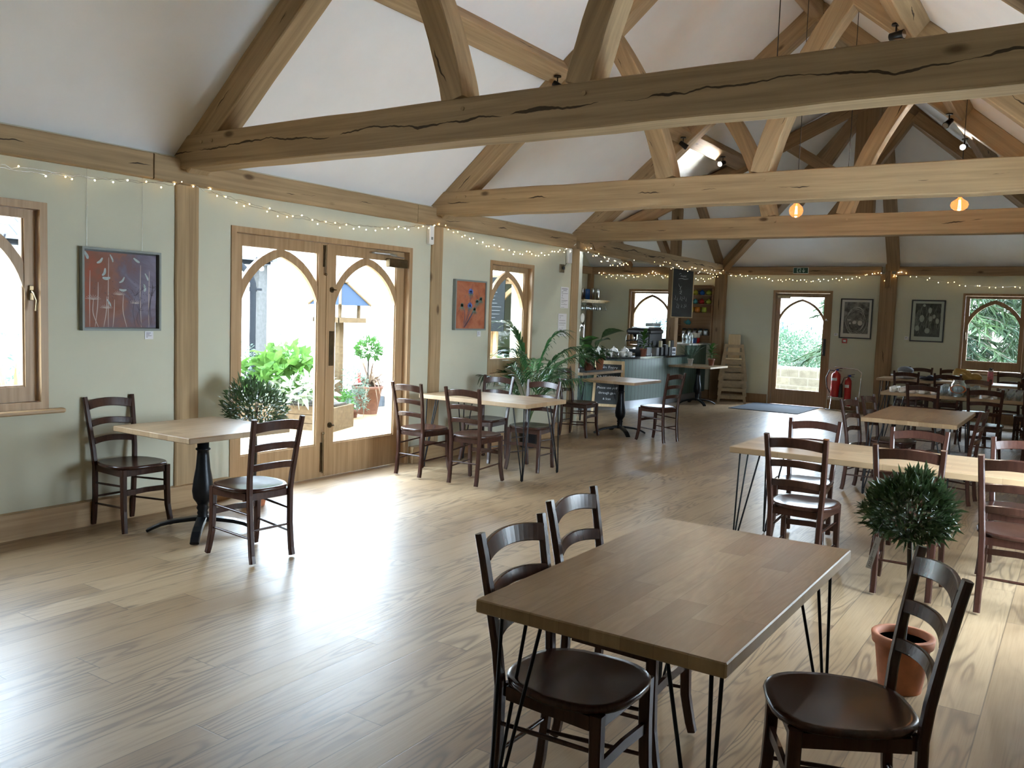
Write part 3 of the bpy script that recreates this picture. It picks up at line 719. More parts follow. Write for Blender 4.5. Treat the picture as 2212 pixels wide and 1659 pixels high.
# outdoor bulkhead lamp
bl = thing('wall_lantern', 'grey caged lantern on the white courtyard wall', 'lamp', (-9.35, YW-.36, 1.98))
m = MB(); m.rbox(-.05, .05, 0, .06, .0, .12); m.build('backplate', 'grey_weathered', bl); m = MB().lathe([(.05, 0), (.055, -.03), (.05, -.17), (.02, -.2)], 12); m.build('shade', 'glassware', bl)
m = MB()
for k in range(6):
    a = k*PI/3; m.tube([(.058*math.cos(a), .058*math.sin(a), 0), (.058*math.cos(a), .058*math.sin(a), -.18), (0, 0, -.22)], .004, 5)
m.build('cage', 'grey_weathered', bl)
# bird table
bt = thing('bird_table', 'wooden bird table with a blue-grey pitched roof beyond the doors', 'bird table', (-9.05, 9.12, -.035))
m = MB().rbox(-.045, .045, -.045, .045, .0, 1.45); m.sweep([(-.25, 0, .02), (.25, 0, .02)], .06, .05); m.sweep([(0, -.25, .02), (0, .25, .02)], .06, .05); m.build('post', 'timber_out', bt)
m = MB().rbox(-.24, .24, -.24, .24, 1.45, 1.49); m.box(-.26, .26, -.27, -.24, 1.45, 1.52); m.box(-.26, .26, .24, .27, 1.45, 1.52); m.box(-.27, -.24, -.27, .27, 1.45, 1.52); m.box(.24, .27, -.27, .27, 1.45, 1.52); m.build('tray', 'timber_out', bt)
for sx in (-1, 1):
    for sy in (-1, 1): MB().rbox(sx*.19-.02, sx*.19+.02, sy*.19-.02, sy*.19+.02, 1.49, 1.70, .003).build('upright', 'timber_out', bt)
plain('blue_slate', (.012, .020, .034), .8, spec=.1)
R_ = [(-.31, -.31), (.31, -.31), (.31, .31), (-.31, .31)]; r_ = [(-.06, -.06), (.06, -.06), (.06, .06), (-.06, .06)]
m = MB(); vs = [(x, y, 1.70) for x, y in R_]+[(x, y, 2.02) for x, y in r_]; m.add(vs, [(i, (i+1) % 4, 4+(i+1) % 4, 4+i) for i in range(4)]+[(4, 5, 6, 7), (3, 2, 1, 0)]); m.build('roof_panel', 'blue_slate', bt)
m = MB()
for (a, b) in zip(R_, r_): m.tube([(a[0]*1.03, a[1]*1.03, 1.70), (b[0], b[1], 2.03)], .02, 6)
m.build('roof_hips', 'timber_out', bt)
m = MB().rbox(-.09, .09, -.09, .09, 2.02, 2.045); m.lathe([(.0, 2.04), (.03, 2.05), (.02, 2.08), (.045, 2.12), (.0, 2.19)], 12); m.build('finial', 'timber_out', bt)
# planter with shrubs
pl = thing('planter_box', 'long pale timber planter box filled with leafy shrubs beyond the left door', 'planter', (-9.15, 8.05, -.035), .35)
m = MB()
for k in range(3): m.rbox(-.95, .95, -.3, .3, .01+k*.115, .12+k*.115, .004)
for sx in (-1, 1): m.box(sx*.95-.04, sx*.95+.04, -.33, .33, .0, .35)
m.build('boards', 'timber_out', pl); MB().box(-.9, .9, -.27, .27, .35, .37).build('soil', 'soil', pl)
def shrub(name, label, cat, x, y, z, blobs, n, L, W, mat, seed, stems=5, h=.4, group=None, shape=None, **k):
    o = thing(name, label, cat, (x, y, z), 0, group)
    m = MB(); rnd = random.Random(seed)
    for i in range(stems):
        b = rnd.choice(blobs); m.tube([(rnd.uniform(-.04, .04), rnd.uniform(-.04, .04), 0), (b[0]*.5, b[1]*.5, b[2]*.6), (b[0], b[1], b[2])], .008, 5, .004)
    m.build('stems', 'bark', o); cloud_foliage(blobs, n, L, W, seed, **k).build('foliage', mat, o); return o
shrub('glossy_shrub', 'bright green broad-leaved shrub in the planter box', 'shrub', -9.3, 8.15, .32, [(0, 0, .42, .30), (.32, .12, .38, .26), (-.32, -.1, .34, .24), (.1, .1, .55, .22)], 260, .20, .12, 'leaf_fresh', 3)
shrub('variegated_shrub', 'cream-edged palmate shrub at the front of the planter box', 'shrub', -8.75, 8.05, .32, [(.05, -.05, .16, .20), (.30, .05, .20, .2), (-.25, -.05, .12, .18)], 220, .17, .065, 'leaf_cream', 5)
shrub('feathery_shrub', 'fine grey-green feathery shrub behind the planter', 'shrub', -9.9, 8.0, -.03, [(0, 0, .75, .30, 1.3), (.1, .1, .45, .28)], 900, .06, .018, 'leaf_grey', 7)
shrub('climbing_rose', 'lanky light green stem leaning against the left door jamb', 'shrub', -9.75, 7.35, -.03, [(0, 0, 1.05, .26), (-.05, .05, .75, .22), (.15, .2, .95, .15), (-.1, -.1, 1.55, .10), (-.15, -.2, 1.8, .08)], 300, .085, .05, 'leaf_fresh', 9)
shrub('sapling', 'thin pale sapling against the white wall behind the planter', 'shrub', -10.6, 9.4, -.03, [(0, 0, 1.22, .18, 1.2)], 110, .09, .025, 'leaf_pale', 10)
shrub('broad_shrub', 'large green shrub at the back of the planter box', 'shrub', -9.9, 8.9, -.03, [(0, 0, .65, .36), (.3, .1, .55, .3)], 260, .2, .1, 'leaf_mid', 11)
shrub('leafy_bush', 'dark leafy bush just left of the bird table post', 'shrub', -9.3, 8.75, -.03, [(0, 0, .55, .25), (.1, .1, .35, .22)], 300, .11, .05, 'leaf_mid', 12)
shrub('dwarf_conifer', 'wispy grey-green bush in front of the big terracotta pot', 'shrub', -8.95, 9.3, -.03, [(0, 0, .55, .22, 1.2), (.05, .02, .3, .2)], 900, .055, .014, 'leaf_grey', 13)
# terracotta pots
def potted(name, label, x, y, r0, r1, h, mat, z=-.035):
    o = thing(name, label, 'potted plant', (x, y, z)); pot_geo(r0, r1, h, .014, .05).build('pot', mat, o); MB().lathe([(0, h-.03), (r1-.012, h-.03)], 20).build('soil', 'soil', o); return o
o = potted('potted_topiary', 'clipped bay ball and bronze strap leaves in the big terracotta pot', -9.25, 9.95, .15, .235, .47, 'terracotta_out')
m = MB().tube([(0, 0, .4), (.01, 0, .95)], .014, 7); m.build('stem', 'bark', o); ball_foliage((0, 0, 1.03), .235, 520, .075, .034, 21, .8).build('foliage', 'leaf_mid', o)
strap_plant((-.05, .1, .44), 60, .95, .035, 22, .75, .9).build('strap_leaves', 'leaf_bronze', o)
MB().box(-.02, .04, -.20, -.195, .52, .68).build('plant_label', 'red_paint', o)
o = potted('nursery_pot', 'black plastic nursery pot with small leafy plant outside the right door', -8.6, 8.78, .075, .10, .22, 'black_plastic'); cloud_foliage([(0, 0, .32, .13), (0.02, .05, .42, .09)], 150, .07, .03, 31).build('foliage', 'leaf_mid', o)
o = potted('small_clay_pot', 'small clay pot between the nursery pot and the big terracotta pot', -9.05, 9.42, .06, .09, .16, 'terracotta_out'); cloud_foliage([(0, 0, .2, .08)], 70, .05, .02, 32).build('foliage', 'leaf_grey', o)
# plants outside the left window
o = potted('potted_flax', 'yellow spiky flax outside the left-hand window', -8.15, 4.05, .14, .2, .35, 'slate'); strap_plant((0, 0, .32), 26, 1.05, .055, 41, .28, .12, 1.2).build('foliage', 'leaf_yellow', o)
shrub('low_hedge', 'row of low green plants outside the left-hand window', 'shrub', -8.0, 3.7, -.03, [(-.1, -.6+.35*k, .55, .27) for k in range(5)], 700, .09, .04, 'leaf_fresh', 42)
shrub('reflection_hedge', 'added hedge in place of the teal landscape reflected in the left window', 'hedge', -12.2, 4.4, -.03, [(0, -1.2+.55*k, .6, .42, 1.5) for k in range(7)], 1300, .12, .05, 'leaf_grey', 43)  # added foliage row, stands in for a landscape mirrored in the window glass

# ================================================================== beyond the far wall
st(MB().box(-16, 12, YF+.33, 21.2, -.2, -.08).build('floor_terrace', 'paving'))
ts = NT('sandstone'); co_ = ts.n('ShaderNodeMapping', Vector=ts.coord(), Rotation=(PI/2, 0, 0)).outputs[0]
br = ts.n('ShaderNodeTexBrick', Vector=co_, Color1=(.075, .056, .031), Color2=(.045, .033, .018), Mortar=(.090, .077, .054), Scale=1.0)
br.inputs['Mortar Size'].default_value = .018; br.inputs['Brick Width'].default_value = .42; br.inputs['Row Height'].default_value = .19; br.inputs['Mortar Smooth'].default_value = .4
nz_ = ts.noise(ts.coord(), 7, 4); ts.bsdf(ts.mix(.45, br.outputs[0], ts.ramp(nz_, [(.3, (.042, .031, .017)), (.7, (.095, .077, .050))])), .9, 0, ts.bump(nz_, .6, .03))
tag(MB().rbox(-14, 10, 20.3, 20.7, -.2, .62, .03).build('stone_wall', 'sandstone'), 'honey-coloured rubble stone wall outside the exit door', 'wall')
# hillside
tg = NT('fields'); X, Y, Z = tg.sep(tg.coord()); n1 = tg.n('ShaderNodeTexVoronoi', Vector=tg.comb(tg.math('MULTIPLY', X, .009), tg.math('MULTIPLY', Y, .011), 0), Scale=1.0)
f_ = tg.n('ShaderNodeSeparateColor', i0=n1.outputs[1]).outputs[0]
tg.bsdf(tg.ramp(f_, [(0, (.05, .085, .04)), (.35, (.15, .15, .09)), (.6, (.08, .12, .06)), (.8, (.19, .18, .12))]), .95)
m = MB(); NX, NY = 24, 40; vs = []; fs = []
def terr(x, y):
    t = max(0, min(1, (y-21)/45)); z = -.3-5.5*t*t*(3-2*t)
    t2 = max(0, min(1, (y-90)/420)); z += 4.3*t2**1.15+1.0*math.sin(x*.008+1.3)*t2+.8*math.sin(y*.02)*t2
    return z
for j in range(NY+1):
    y = 21+ (620-21)*(j/NY)**1.8
    for i in range(NX+1):
        x = -.62*y+(i/NX-.5)*(60+y*2.2); vs.append((x, y, terr(x, y)))
for j in range(NY):
    for i in range(NX): o_ = j*(NX+1)+i; fs.append((o_, o_+1, o_+NX+2, o_+NX+1))
m.add(vs, fs, True); st(m.build('floor_fields', 'fields'))
def tree(name, label, x, y, H, R, n, mat, seed, L=.5, W=.3, blobs=9, sq=.8, group=None, trunk=.3, base=None):
    z0 = terr(x, y) if y > 21 else -.1
    if base is not None: z0 = base
    o = thing(name, label, 'tree', (x, y, z0), 0, group); rnd = random.Random(seed); B = []
    for k in range(blobs):
        a = rnd.uniform(0, 2*PI); rr = R*rnd.uniform(.1, .75); zz = H*rnd.uniform(.42, .85); B.append((rr*math.cos(a), rr*math.sin(a), zz, R*rnd.uniform(.32, .5), sq))
    B.append((0, 0, H*.82, R*.42, sq))
    m = MB().tube([(0, 0, -.3), (.05*R, 0, H*.3), (0, .03*R, H*.55)], trunk, 8, trunk*.5)
    for b in B[:7]: m.tube([(0, 0, H*.3), (b[0]*.6, b[1]*.6, b[2]*.85), (b[0], b[1], b[2])], trunk*.35, 6, trunk*.08)
    m.build('trunk', 'bark', o); cloud_foliage(B, n, L, W, seed, segs=1).build('crown', mat, o); return o
tree('oak_tree', 'large light green tree in the field beyond the exit door', -13.9, 50, 5.3, 4.6, 9000, 'leaf_tree', 51, .30, .2, 13, .62)
tree('field_tree', 'smaller tree to the right in the field beyond the exit door', -10.9, 52, 4.4, 2.6, 3600, 'leaf_tree', 52, .30, .2, 9, .7)
tree('field_tree', 'tree left of the large tree beyond the exit door', -20.3, 62, 4.9, 3.4, 3200, 'leaf_tree', 53, .36, .24, 9, .7)
tree('field_tree', 'bushy tree below the bar window view', -34.0, 66, 4.2, 4.4, 3000, 'leaf_tree', 54, .4, .26, 9, .6)
rnd = random.Random(5)
k = 0
for (y, zc, n_) in ((150, 0, 16), (330, 0, 26), (560, 0, 44)):
    for i in range(n_):
        x = -.62*y+(i/(n_-1)-.62)*(y*.95); r = y*.0105*rnd.uniform(.7, 1.2)
        if rnd.random() < .12: continue
        o = thing('hedgerow_tree', 'distant trees of the hedgerows on the hills, coloured blue-green for haze' , 'tree', (x, y+rnd.uniform(-8, 8), terr(x, y)), 0, 'trees of the distant hedgerows')
        MB().tube([(0, 0, -1), (0, 0, r*.6)], r*.08, 6).build('trunk', 'bark', o)
        cloud_foliage([(0, 0, r*.55, r*.75, .8), (r*.6, 0, r*.4, r*.55, .8), (-r*.6, 0, r*.4, r*.5, .8)], 420, r*.28, r*.2, 60+k, segs=1).build('crown', 'leaf_far_hazed', o); k += 1
# conifers outside the far right window
def conifer(label, x, y, H, R, seed, n=46, mat='leaf_conifer', base=-.6):
    o = thing('conifer', label, 'tree', (x, y, base)); rnd = random.Random(seed); MB().tube([(0, 0, 0), (.1, .05, H)], .16, 8, .04).build('trunk', 'bark', o)
    m = MB(); mb = MB()
    for i in range(n):
        t = rnd.random(); z = H*(.12+.86*t); a = rnd.uniform(0, 2*PI); Lb = R*(1.05-t)*rnd.uniform(.7, 1.1)+.3
        pts = [Vector((math.cos(a)*Lb*s_, math.sin(a)*Lb*s_, z+Lb*(.18*s_-.42*s_*s_))) for s_ in (0, .33, .66, 1)]
        mb.tube(pts, .025, 5, .008)
        for q in range(int(44*Lb)):
            s_ = rnd.uniform(.2, 1.05); j = min(2, int(s_*3)); p = pts[j].lerp(pts[j+1], min(1.2, s_*3-j))
            dd = Vector((math.cos(a)+rnd.gauss(0, .9), math.sin(a)+rnd.gauss(0, .9), rnd.gauss(-.2, .35)))
            leaf_geo(m, p, dd, rnd.uniform(.25, .55), rnd.uniform(.09, .19), .2, .4, 1, rnd.uniform(-1, 1))
    mb.build('branches', 'bark', o); m.build('foliage', mat, o); return o
conifer('dark conifer filling the left of the far right window', -3.9, 27.0, 9, 3.2, 71, 150)
conifer('spreading cedar to the right of the far right window', -1.0, 30.5, 9, 3.6, 72, 100)
conifer('tall cedar behind the others in the far right window', -3.0, 36, 13, 4.8, 73, 130)
shrub('elder_bush', 'light green bush low in the left of the far right window', 'shrub', -2.65, 22.2, -.3, [(0, 0, 1.0, .45), (.3, .1, .75, .45), (-.3, 0, .7, .4), (.05, 0, 1.45, .22), (.5, 0, .5, .4)], 900, .13, .07, 'leaf_fresh', 74)
# ================================================================== chairs and tables
def make_chair():
    o = thing('dining_chair', 'x', 'chair'); W = 'chair_wood'
    # saddle seat
    m = MB(); N = 28; R = []
    def outline(t):
        # superellipse wider at the front
        a = 2*PI*t; c, s_ = math.cos(a), math.sin(a); n = 3.1
        x = math.copysign(abs(c)**(2/n), c); y = math.copysign(abs(s_)**(2/n), s_)
        w = .213 if y > 0 else .213-.030*(-y)
        if y > .0: w = .208+.012*y
        return x*w*(1-.05*abs(y)**3), y*.213+(.012*(1-abs(x)**2) if y > .5 else 0)
    rings = [(.0, .0, 'c')]
    def ztop(f, x, y):
        return .476-.014*(1-f**2)+.006*math.cos(x*14)*(1 if y > .08 else .3)*(1-f)
    levels = [(.35, 'top'), (.65, 'top'), (.88, 'top'), (.97, 'edge1'), (1.0, 'edge2'), (.985, 'edge3'), (.93, 'bot')]
    vs = [(0, 0, .462)]; fs = []
    for f, kd in levels:
        for i in range(N):
            x, y = outline(i/N); x *= f; y *= f
            z = {'top': ztop(f, x, y), 'edge1': .4745, 'edge2': .466, 'edge3': .452, 'bot': .447}[kd]
            vs.append((x, y, z))
    for i in range(N): fs.append((0, 1+i, 1+(i+1) % N))
    for k in range(len(levels)-1):
        for i in range(N): a = 1+k*N; j = (i+1) % N; fs.append((a+i, a+N+i, a+N+j, a+j))
    a = 1+(len(levels)-1)*N; fs.append(tuple(range(a+N-1, a-1, -1)))
    m.add(vs, fs, True); m.build('seat', W, o)
    m = MB(); m.sweep([(-.165, .165, .425), (.165, .165, .425)], .02, .045); m.sweep([(-.145, -.175, .425), (.145, -.175, .425)], .02, .045)
    for s_ in (-1, 1): m.sweep([(s_*.178, .15, .425), (s_*.155, -.16, .425)], .02, .045)
    m.build('seat_rail', W, o)
    for s_ in (-1, 1):
        # front legs, square, kicking out at the foot
        m = MB(); m.sweep([(s_*.172, .168, .452), (s_*.172, .170, .30), (s_*.174, .176, .16), (s_*.182, .196, .05), (s_*.186, .206, .012)], .036, .040, (0, 1, 0), .004, .030, .032); m.build('leg', W, o)
        # rear legs rise into the back posts
        P = [(s_*.152, -.222, .012), (s_*.152, -.212, .06), (s_*.152, -.196, .22), (s_*.156, -.190, .44), (s_*.163, -.200, .55), (s_*.172, -.224, .70), (s_*.180, -.252, .85), (s_*.184, -.268, .925)]
        m = MB(); m.sweep(P, .036, .034, (0, 1, 0), .006, .034, .026); m.build('leg', W, o)
    # three curved back slats
    def slat(z, hgt, half, y, cz):
        m = MB(); n = 14; pts = []
        for i in range(n+1):
            u = -1+2*i/n; pts.append((u*half, y-.030*(1-u*u), z+cz*(1-u*u)))
        m.sweep(pts, .017, hgt, (0, -.22, 1), .003, smooth=False); m.build('back_slat', W, o)
    slat(.865, .062, .168, -.250, .017); slat(.735, .045, .160, -.226, .014); slat(.610, .043, .152, -.206, .012)
    def rung(p, q, r=.0085): MB().tube([p, tuple((a+b)/2 for a, b in zip(p, q)), q], [r*.8, r, r*.8], 8).build('stretcher', W, o)
    for s_ in (-1, 1):
        rung((s_*.172, .165, .335), (s_*.153, -.19, .315)); rung((s_*.173, .172, .185), (s_*.152, -.20, .165))
    rung((-.152, -.196, .215), (.152, -.196, .215))
    MB().sweep([(-.165, .172, .285), (0, .172, .292), (.165, .172, .285)], .014, .036, (0, 0, 1)).build('front_stretcher', W, o)
    return o
chair0 = make_chair(); _cu = [False]
def chair(x, y, face, label, group, sc=None):
    """face = direction the sitter looks (x,y)"""
    rz = math.atan2(face[1], face[0])-PI/2
    o = place(chair0, _cu[0], x, y, rz, label, group, sc=sc); _cu[0] = True; return o
G = 'dark ladder-back dining chairs'
chair(-5.645, 3.63, (1, .02), 'dark ladder-back chair under the large painting, left of the small pedestal table', G)
chair(-4.43, 3.70, (-1, .06), 'dark ladder-back chair with shiny seat, in front of the courtyard doors', G)
chair(-5.42, 6.65, (.03, 1), 'dark chair nearest the courtyard doors at the four-seat hairpin table', G)
chair(-4.78, 6.66, (-.06, 1), 'dark chair on the near side, right, of the four-seat hairpin table', G)
chair(-5.44, 7.74, (.05, -1), 'dark chair on the wall side, left, of the four-seat hairpin table', G)
chair(-4.76, 7.62, (.1, -1), 'dark chair in front of the potted palm, wall side of the hairpin table', G)
chair(-5.64, 10.24, (1, .05), 'dark chair beside the two pinned notices, at the small pedestal table', G)
chair(-4.66, 10.62, (-1, .22), 'dark chair standing right of the pedestal table by the bar', G)
chair(-1.285, 2.385, (1, 0), 'dark chair at the near left of the big foreground table, seat showing', G)
chair(-1.375, 2.96, (1, .03), 'dark chair behind the near left one at the foreground table', G)
chair(-.545, 2.72, (-.894, -.447), 'turned dark chair at the near right of the foreground table', G)
chair(-1.45, 5.70, (.02, 1), 'leftmost dark chair on the near side of the long hairpin table', G)
chair(-.82, 5.74, (-.03, 1), 'middle dark chair behind the potted olive, near side of the long table', G)
chair(-.25, 5.74, (.02, 1), 'dark chair right of the potted olive, near side of the long table', G)
chair(-1.69, 6.62, (.05, -1), 'dark chair at the far left side of the long hairpin table', G, (1, 1, .955))
chair(-.96, 6.62, (0, -1), 'dark chair at the middle of the far side of the long table', G, (1, 1, .955))
chair(-.30, 6.60, (0, -1), 'dark chair at the right of the far side of the long table', G, (1, 1, .955))
chair(-1.66, 8.98, (1, -.18), 'dark chair at the near left of the table behind the long one', G, (1, 1, .975))
chair(-1.60, 9.62, (1, -.12), 'dark chair at the far left of the table behind the long one', G, (1, 1, .975))
chair(-.99, 9.02, (-1, .08), 'dark chair seen side-on at the right of the table behind the long one', G, (1, 1, .96))
chair(-1.62, 12.05, (.1, 1), 'dark chair left of centre in front of the table of glasses', G)
chair(-.96, 11.98, (-.03, 1), 'dark chair right of centre in front of the table of glasses', G)
chair(-.36, 11.95, (0, 1), 'dark chair at the right end in front of the table of glasses', G)
chair(-2.34, 15.30, (.05, 1), 'dark chair beside the cap at the left of the rearmost table', G)
chair(-1.78, 15.28, (-.1, 1), 'dark chair near the mustard bag at the rearmost table', G)
chair(-.55, 15.3, (0, 1), 'dark chair draped with clothes at the right of the rearmost table', G)
chair(-2.42, 16.70, (0, -1), 'dark chair against the far wall behind the cap', G)
chair(-1.92, 16.74, (0, -1), 'dark chair against the far wall behind the mustard bag', G)
chair(-1.02, 16.66, (0, -1), 'dark chair under the far right window', G)
chair(-1.25, 13.72, (.05, -1), 'dark chair on the far side of the table of glasses, at its middle', G)
chair(-.55, 13.75, (.0, -1), 'dark chair on the far side of the table of glasses, at its right', G)

def tabletop(o, lx, ly, z, th=.042, long='y'):
    m = MB()
    if long == 'y': m.rbox(-lx/2, lx/2, -ly/2, ly/2, -th, 0, .004); return m.build('table_top', 'table_oak', o, (0, 0, z))
    m.rbox(-ly/2, ly/2, -lx/2, lx/2, -th, 0, .004); return m.build('table_top', 'table_oak', o, (0, 0, z), (0, 0, -PI/2))
def hairpin(o, cx, cy, sx, sy, z):
    """three-rod hairpin leg near a corner; foot just outside"""
    foot = Vector((cx+sx*.015, cy+sy*.015, .012)); m = MB(); top = z-.045
    T = [(cx-sx*.015, cy-sy*.135), (cx+sx*.0, cy+sy*.0), (cx-sx*.135, cy-sy*.015)]
    for i, (x, y) in enumerate(T):
        f = foot+Vector(((T[i][0]-cx)*.11, (T[i][1]-cy)*.11, 0))
        m.tube([(x, y, top), f+Vector((0, 0, .05)), f+Vector((0, 0, 0))], .0062, 8)
    a = foot+Vector(((T[0][0]-cx)*.11, (T[0][1]-cy)*.11, 0)); b = foot+Vector(((T[2][0]-cx)*.11, (T[2][1]-cy)*.11, 0)); mid = (a+b)/2-Vector((0, 0, .006))
    m.tube([a+Vector((0, 0, .01)), mid, b+Vector((0, 0, .01))], .0062, 8); m.tube([foot, mid], .0062, 8)
    m.add([(cx+sx*.012, cy+sy*.012, top), (cx-sx*.15, cy+sy*.012, top), (cx-sx*.15, cy-sy*.03, top), (cx-sx*.03, cy-sy*.15, top), (cx+sx*.012, cy-sy*.15, top)]+
          [(cx+sx*.012, cy+sy*.012, top+.004), (cx-sx*.15, cy+sy*.012, top+.004), (cx-sx*.15, cy-sy*.03, top+.004), (cx-sx*.03, cy-sy*.15, top+.004), (cx+sx*.012, cy-sy*.15, top+.004)],
          [(0, 1, 2, 3, 4), (9, 8, 7, 6, 5)]+[(i, (i+1) % 5, 5+(i+1) % 5, 5+i) for i in range(5)])
    m.build('hairpin_leg', 'black_iron', o)
def hp_table(x0, x1, y0, y1, z, label, ins=.06):
    o = thing('hairpin_table', label, 'table', ((x0+x1)/2, (y0+y1)/2, 0)); lx, ly = x1-x0, y1-y0
    tabletop(o, lx, ly, z, long='y' if ly > lx else 'x')
    for sx in (-1, 1):
        for sy in (-1, 1): hairpin(o, sx*(lx/2-ins), sy*(ly/2-ins), sx, sy, z)
    return o
def ped_table(x0, x1, y0, y1, z, label, long='y'):
    o = thing('pedestal_table', label, 'table', ((x0+x1)/2, (y0+y1)/2, 0)); tabletop(o, x1-x0, y1-y0, z, .038, long)
    prof = [(.0, .075), (.05, .078), (.05, .10), (.034, .125), (.040, .14), (.034, .155), (.044, .175), (.036, .195), (.045, .215), (.066, .245), (.074, .30), (.066, .37), (.050, .46), (.0415, .56), (.0405, .585), (.051, .592), (.051, .60), (.0405, .607), (.0405, z-.05), (.0, z-.05)]
    MB().lathe(prof, 24).build('column', 'black_iron', o)
    m = MB(); m.sweep([(-.24, 0, z-.046), (.24, 0, z-.046)], .05, .014); m.sweep([(0, -.24, z-.046), (0, .24, z-.046)], .05, .014); m.build('top_bracket', 'black_iron', o)
    for k in range(4):
        a = PI/4+k*PI/2; c, s_ = math.cos(a), math.sin(a)
        P = [(.0, .10), (.06, .098), (.14, .088), (.21, .078), (.28, .060), (.335, .035), (.372, .014)]
        m = MB(); m.sweep([(c*r, s_*r, z_) for r, z_ in P], .072, .030, (0, 0, 1), .006, .060, .022); m.build('foot', 'black_iron', o)
    return o
ped_table(-5.56, -4.72, 3.44, 4.28, .755, 'small square oak pedestal table beside the large painting and double doors')
ped_table(-5.76, -4.95, 10.46, 11.34, .765, 'square oak pedestal table in front of the green bar, between two chairs')
ped_table(-6.62, -5.78, 15.46, 16.40, .76, 'square oak pedestal table carrying two potted plants at the end of the bar')
hp_table(-5.72, -4.40, 6.93, 7.70, .762, 'four-seat oak hairpin-leg table in front of the small window')
hp_table(-1.49, -.70, 2.10, 3.50, .752, 'large oak hairpin-leg table in the foreground')
hp_table(-2.02, -.02, 5.85, 6.66, .752, 'long oak hairpin-leg table behind the potted olive')
hp_table(-1.745, -.915, 8.76, 10.34, .752, 'oak hairpin-leg table in the second row behind the long one')
hp_table(-2.25, -.12, 12.42, 13.22, .755, 'oak table crowded with glasses and cups')
hp_table(-2.93, -.25, 15.72, 16.42, .755, 'rearmost oak table with the cap, bags and water bottle')
hp_table(-7.25, -6.42, 11.72, 13.10, .752, 'oak hairpin-leg table crowded with potted plants at the end of the bar')
# ================================================================== on the walls
def framed(name, label, tf, u0, u1, z0, z1, d, fw, fm, cat='picture'):
    """frame standing d off the wall; tf maps (u, distance into the room, z)"""
    o = thing(name, label, cat); m = MB(tf)
    for a in ((u0, u1, z0, z0+fw), (u0, u1, z1-fw, z1), (u0, u0+fw, z0+fw, z1-fw), (u1-fw, u1, z0+fw, z1-fw)): m.box(a[0], a[1], .004, d, a[2], a[3])
    m.build('picture_frame', fm, o); return o
tli = lambda p: Vector((XL+p.y, p.x, p.z)); tfi = lambda p: Vector((p.x, YF-p.y, p.z))
def stroke(m, pts, w, d, n=6):
    """flat brush stroke in (u,z) at depth d, Catmull-like polyline with tapered width"""
    P = [Vector(p) for p in pts]; q = []
    for i in range(len(P)-1):
        for k in range(n):
            t = k/n; a = P[max(0, i-1)]; b = P[i]; c = P[i+1]; e = P[min(len(P)-1, i+2)]
            q.append(.5*((2*b)+(c-a)*t+(2*a-5*b+4*c-e)*t*t+(3*b-a-3*c+e)*t**3))
    q.append(P[-1]); vs = []; fs = []; N = len(q)
    for i, p in enumerate(q):
        dd = (q[min(N-1, i+1)]-q[max(0, i-1)]); dd = dd.normalized() if dd.length else Vector((1, 0)); nn = Vector((-dd.y, dd.x)); ww = w*(.45+.55*math.sin(PI*i/(N-1)))/2
        vs += [(p.x+nn.x*ww, d, p.y+nn.y*ww), (p.x-nn.x*ww, d, p.y-nn.y*ww)]
    for i in range(N-1): fs.append((2*i, 2*i+1, 2*i+3, 2*i+2))
    m.add(vs, fs)
def mat_canvas(name, cols, scale=4, stops=None, vert=0.0):
    t = NT(name); co = t.coord(); f = t.noise(co, scale, 5, .65, .6); X, Y, Z = t.sep(co)
    if vert: f = t.math('ADD', t.math('MULTIPLY', f, .75), t.math('MULTIPLY', t.math('SUBTRACT', Y, vert), .55))
    n = len(cols); t.bsdf(t.ramp(f, [(.28+.44*i/(n-1), c) for i, c in enumerate(cols)]), .55, spec=.3); return t.m
plain('paint_pale', (.36, .42, .43), .6, var=.2, scale=30); plain('paint_stem', (.50, .42, .38), .6); plain('paint_dark', (.045, .035, .05), .6); plain('paint_blue', (.08, .16, .50), .5, var=.4, scale=40); plain('paint_green', (.12, .20, .16), .6, var=.3, scale=30); plain('paint_purple', (.10, .09, .14), .6)
mat_canvas('canvas_meadow', [(.28, .065, .028), (.20, .075, .045), (.22, .10, .075), (.15, .09, .10), (.14, .12, .17), (.20, .18, .25)], 3.2, vert=3.45)
mat_canvas('canvas_thistle', [(.20, .06, .035), (.36, .11, .05), (.42, .15, .075), (.30, .09, .06)], 5)
pc = framed('framed_painting', 'large reddish painting of dried seed heads in a grey tray frame', tli, 3.415, 4.035, 1.40, 1.99, .045, .016, 'grey_frame')
MB(tli).box(3.432, 4.018, .004, .010, 1.417, 1.973).build('backing_tray', 'black_frame', pc)
MB(tli).box(3.440, 4.000, .010, .030, 1.424, 1.962).build('canvas', 'canvas_meadow', pc)
rnd = random.Random(3); m1 = MB(tli); m2 = MB(tli); m3 = MB(tli)
for u, h, l in ((3.475, .40, .0), (3.535, .32, .02), (3.615, .50, .0), (3.60, .22, .02), (3.73, .24, -.03), (3.868, .46, -.01), (3.94, .42, 0), (3.50, .2, -.04), (3.66, .2, .01)):
    stroke(m1, [(u-l, 1.426), (u, 1.426+h*.5), (u+.004, 1.426+h)], .006, .0312)
for u, z, r in ((3.50, 1.62, .06), (3.60, 1.56, .05), (3.70, 1.66, .05), (3.83, 1.60, .05)):
    for k in range(9):
        a = .2+k*.34; stroke(m1, [(u, z), (u+r*math.cos(a), z+r*.6*math.sin(a))], .003, .0314, 2)
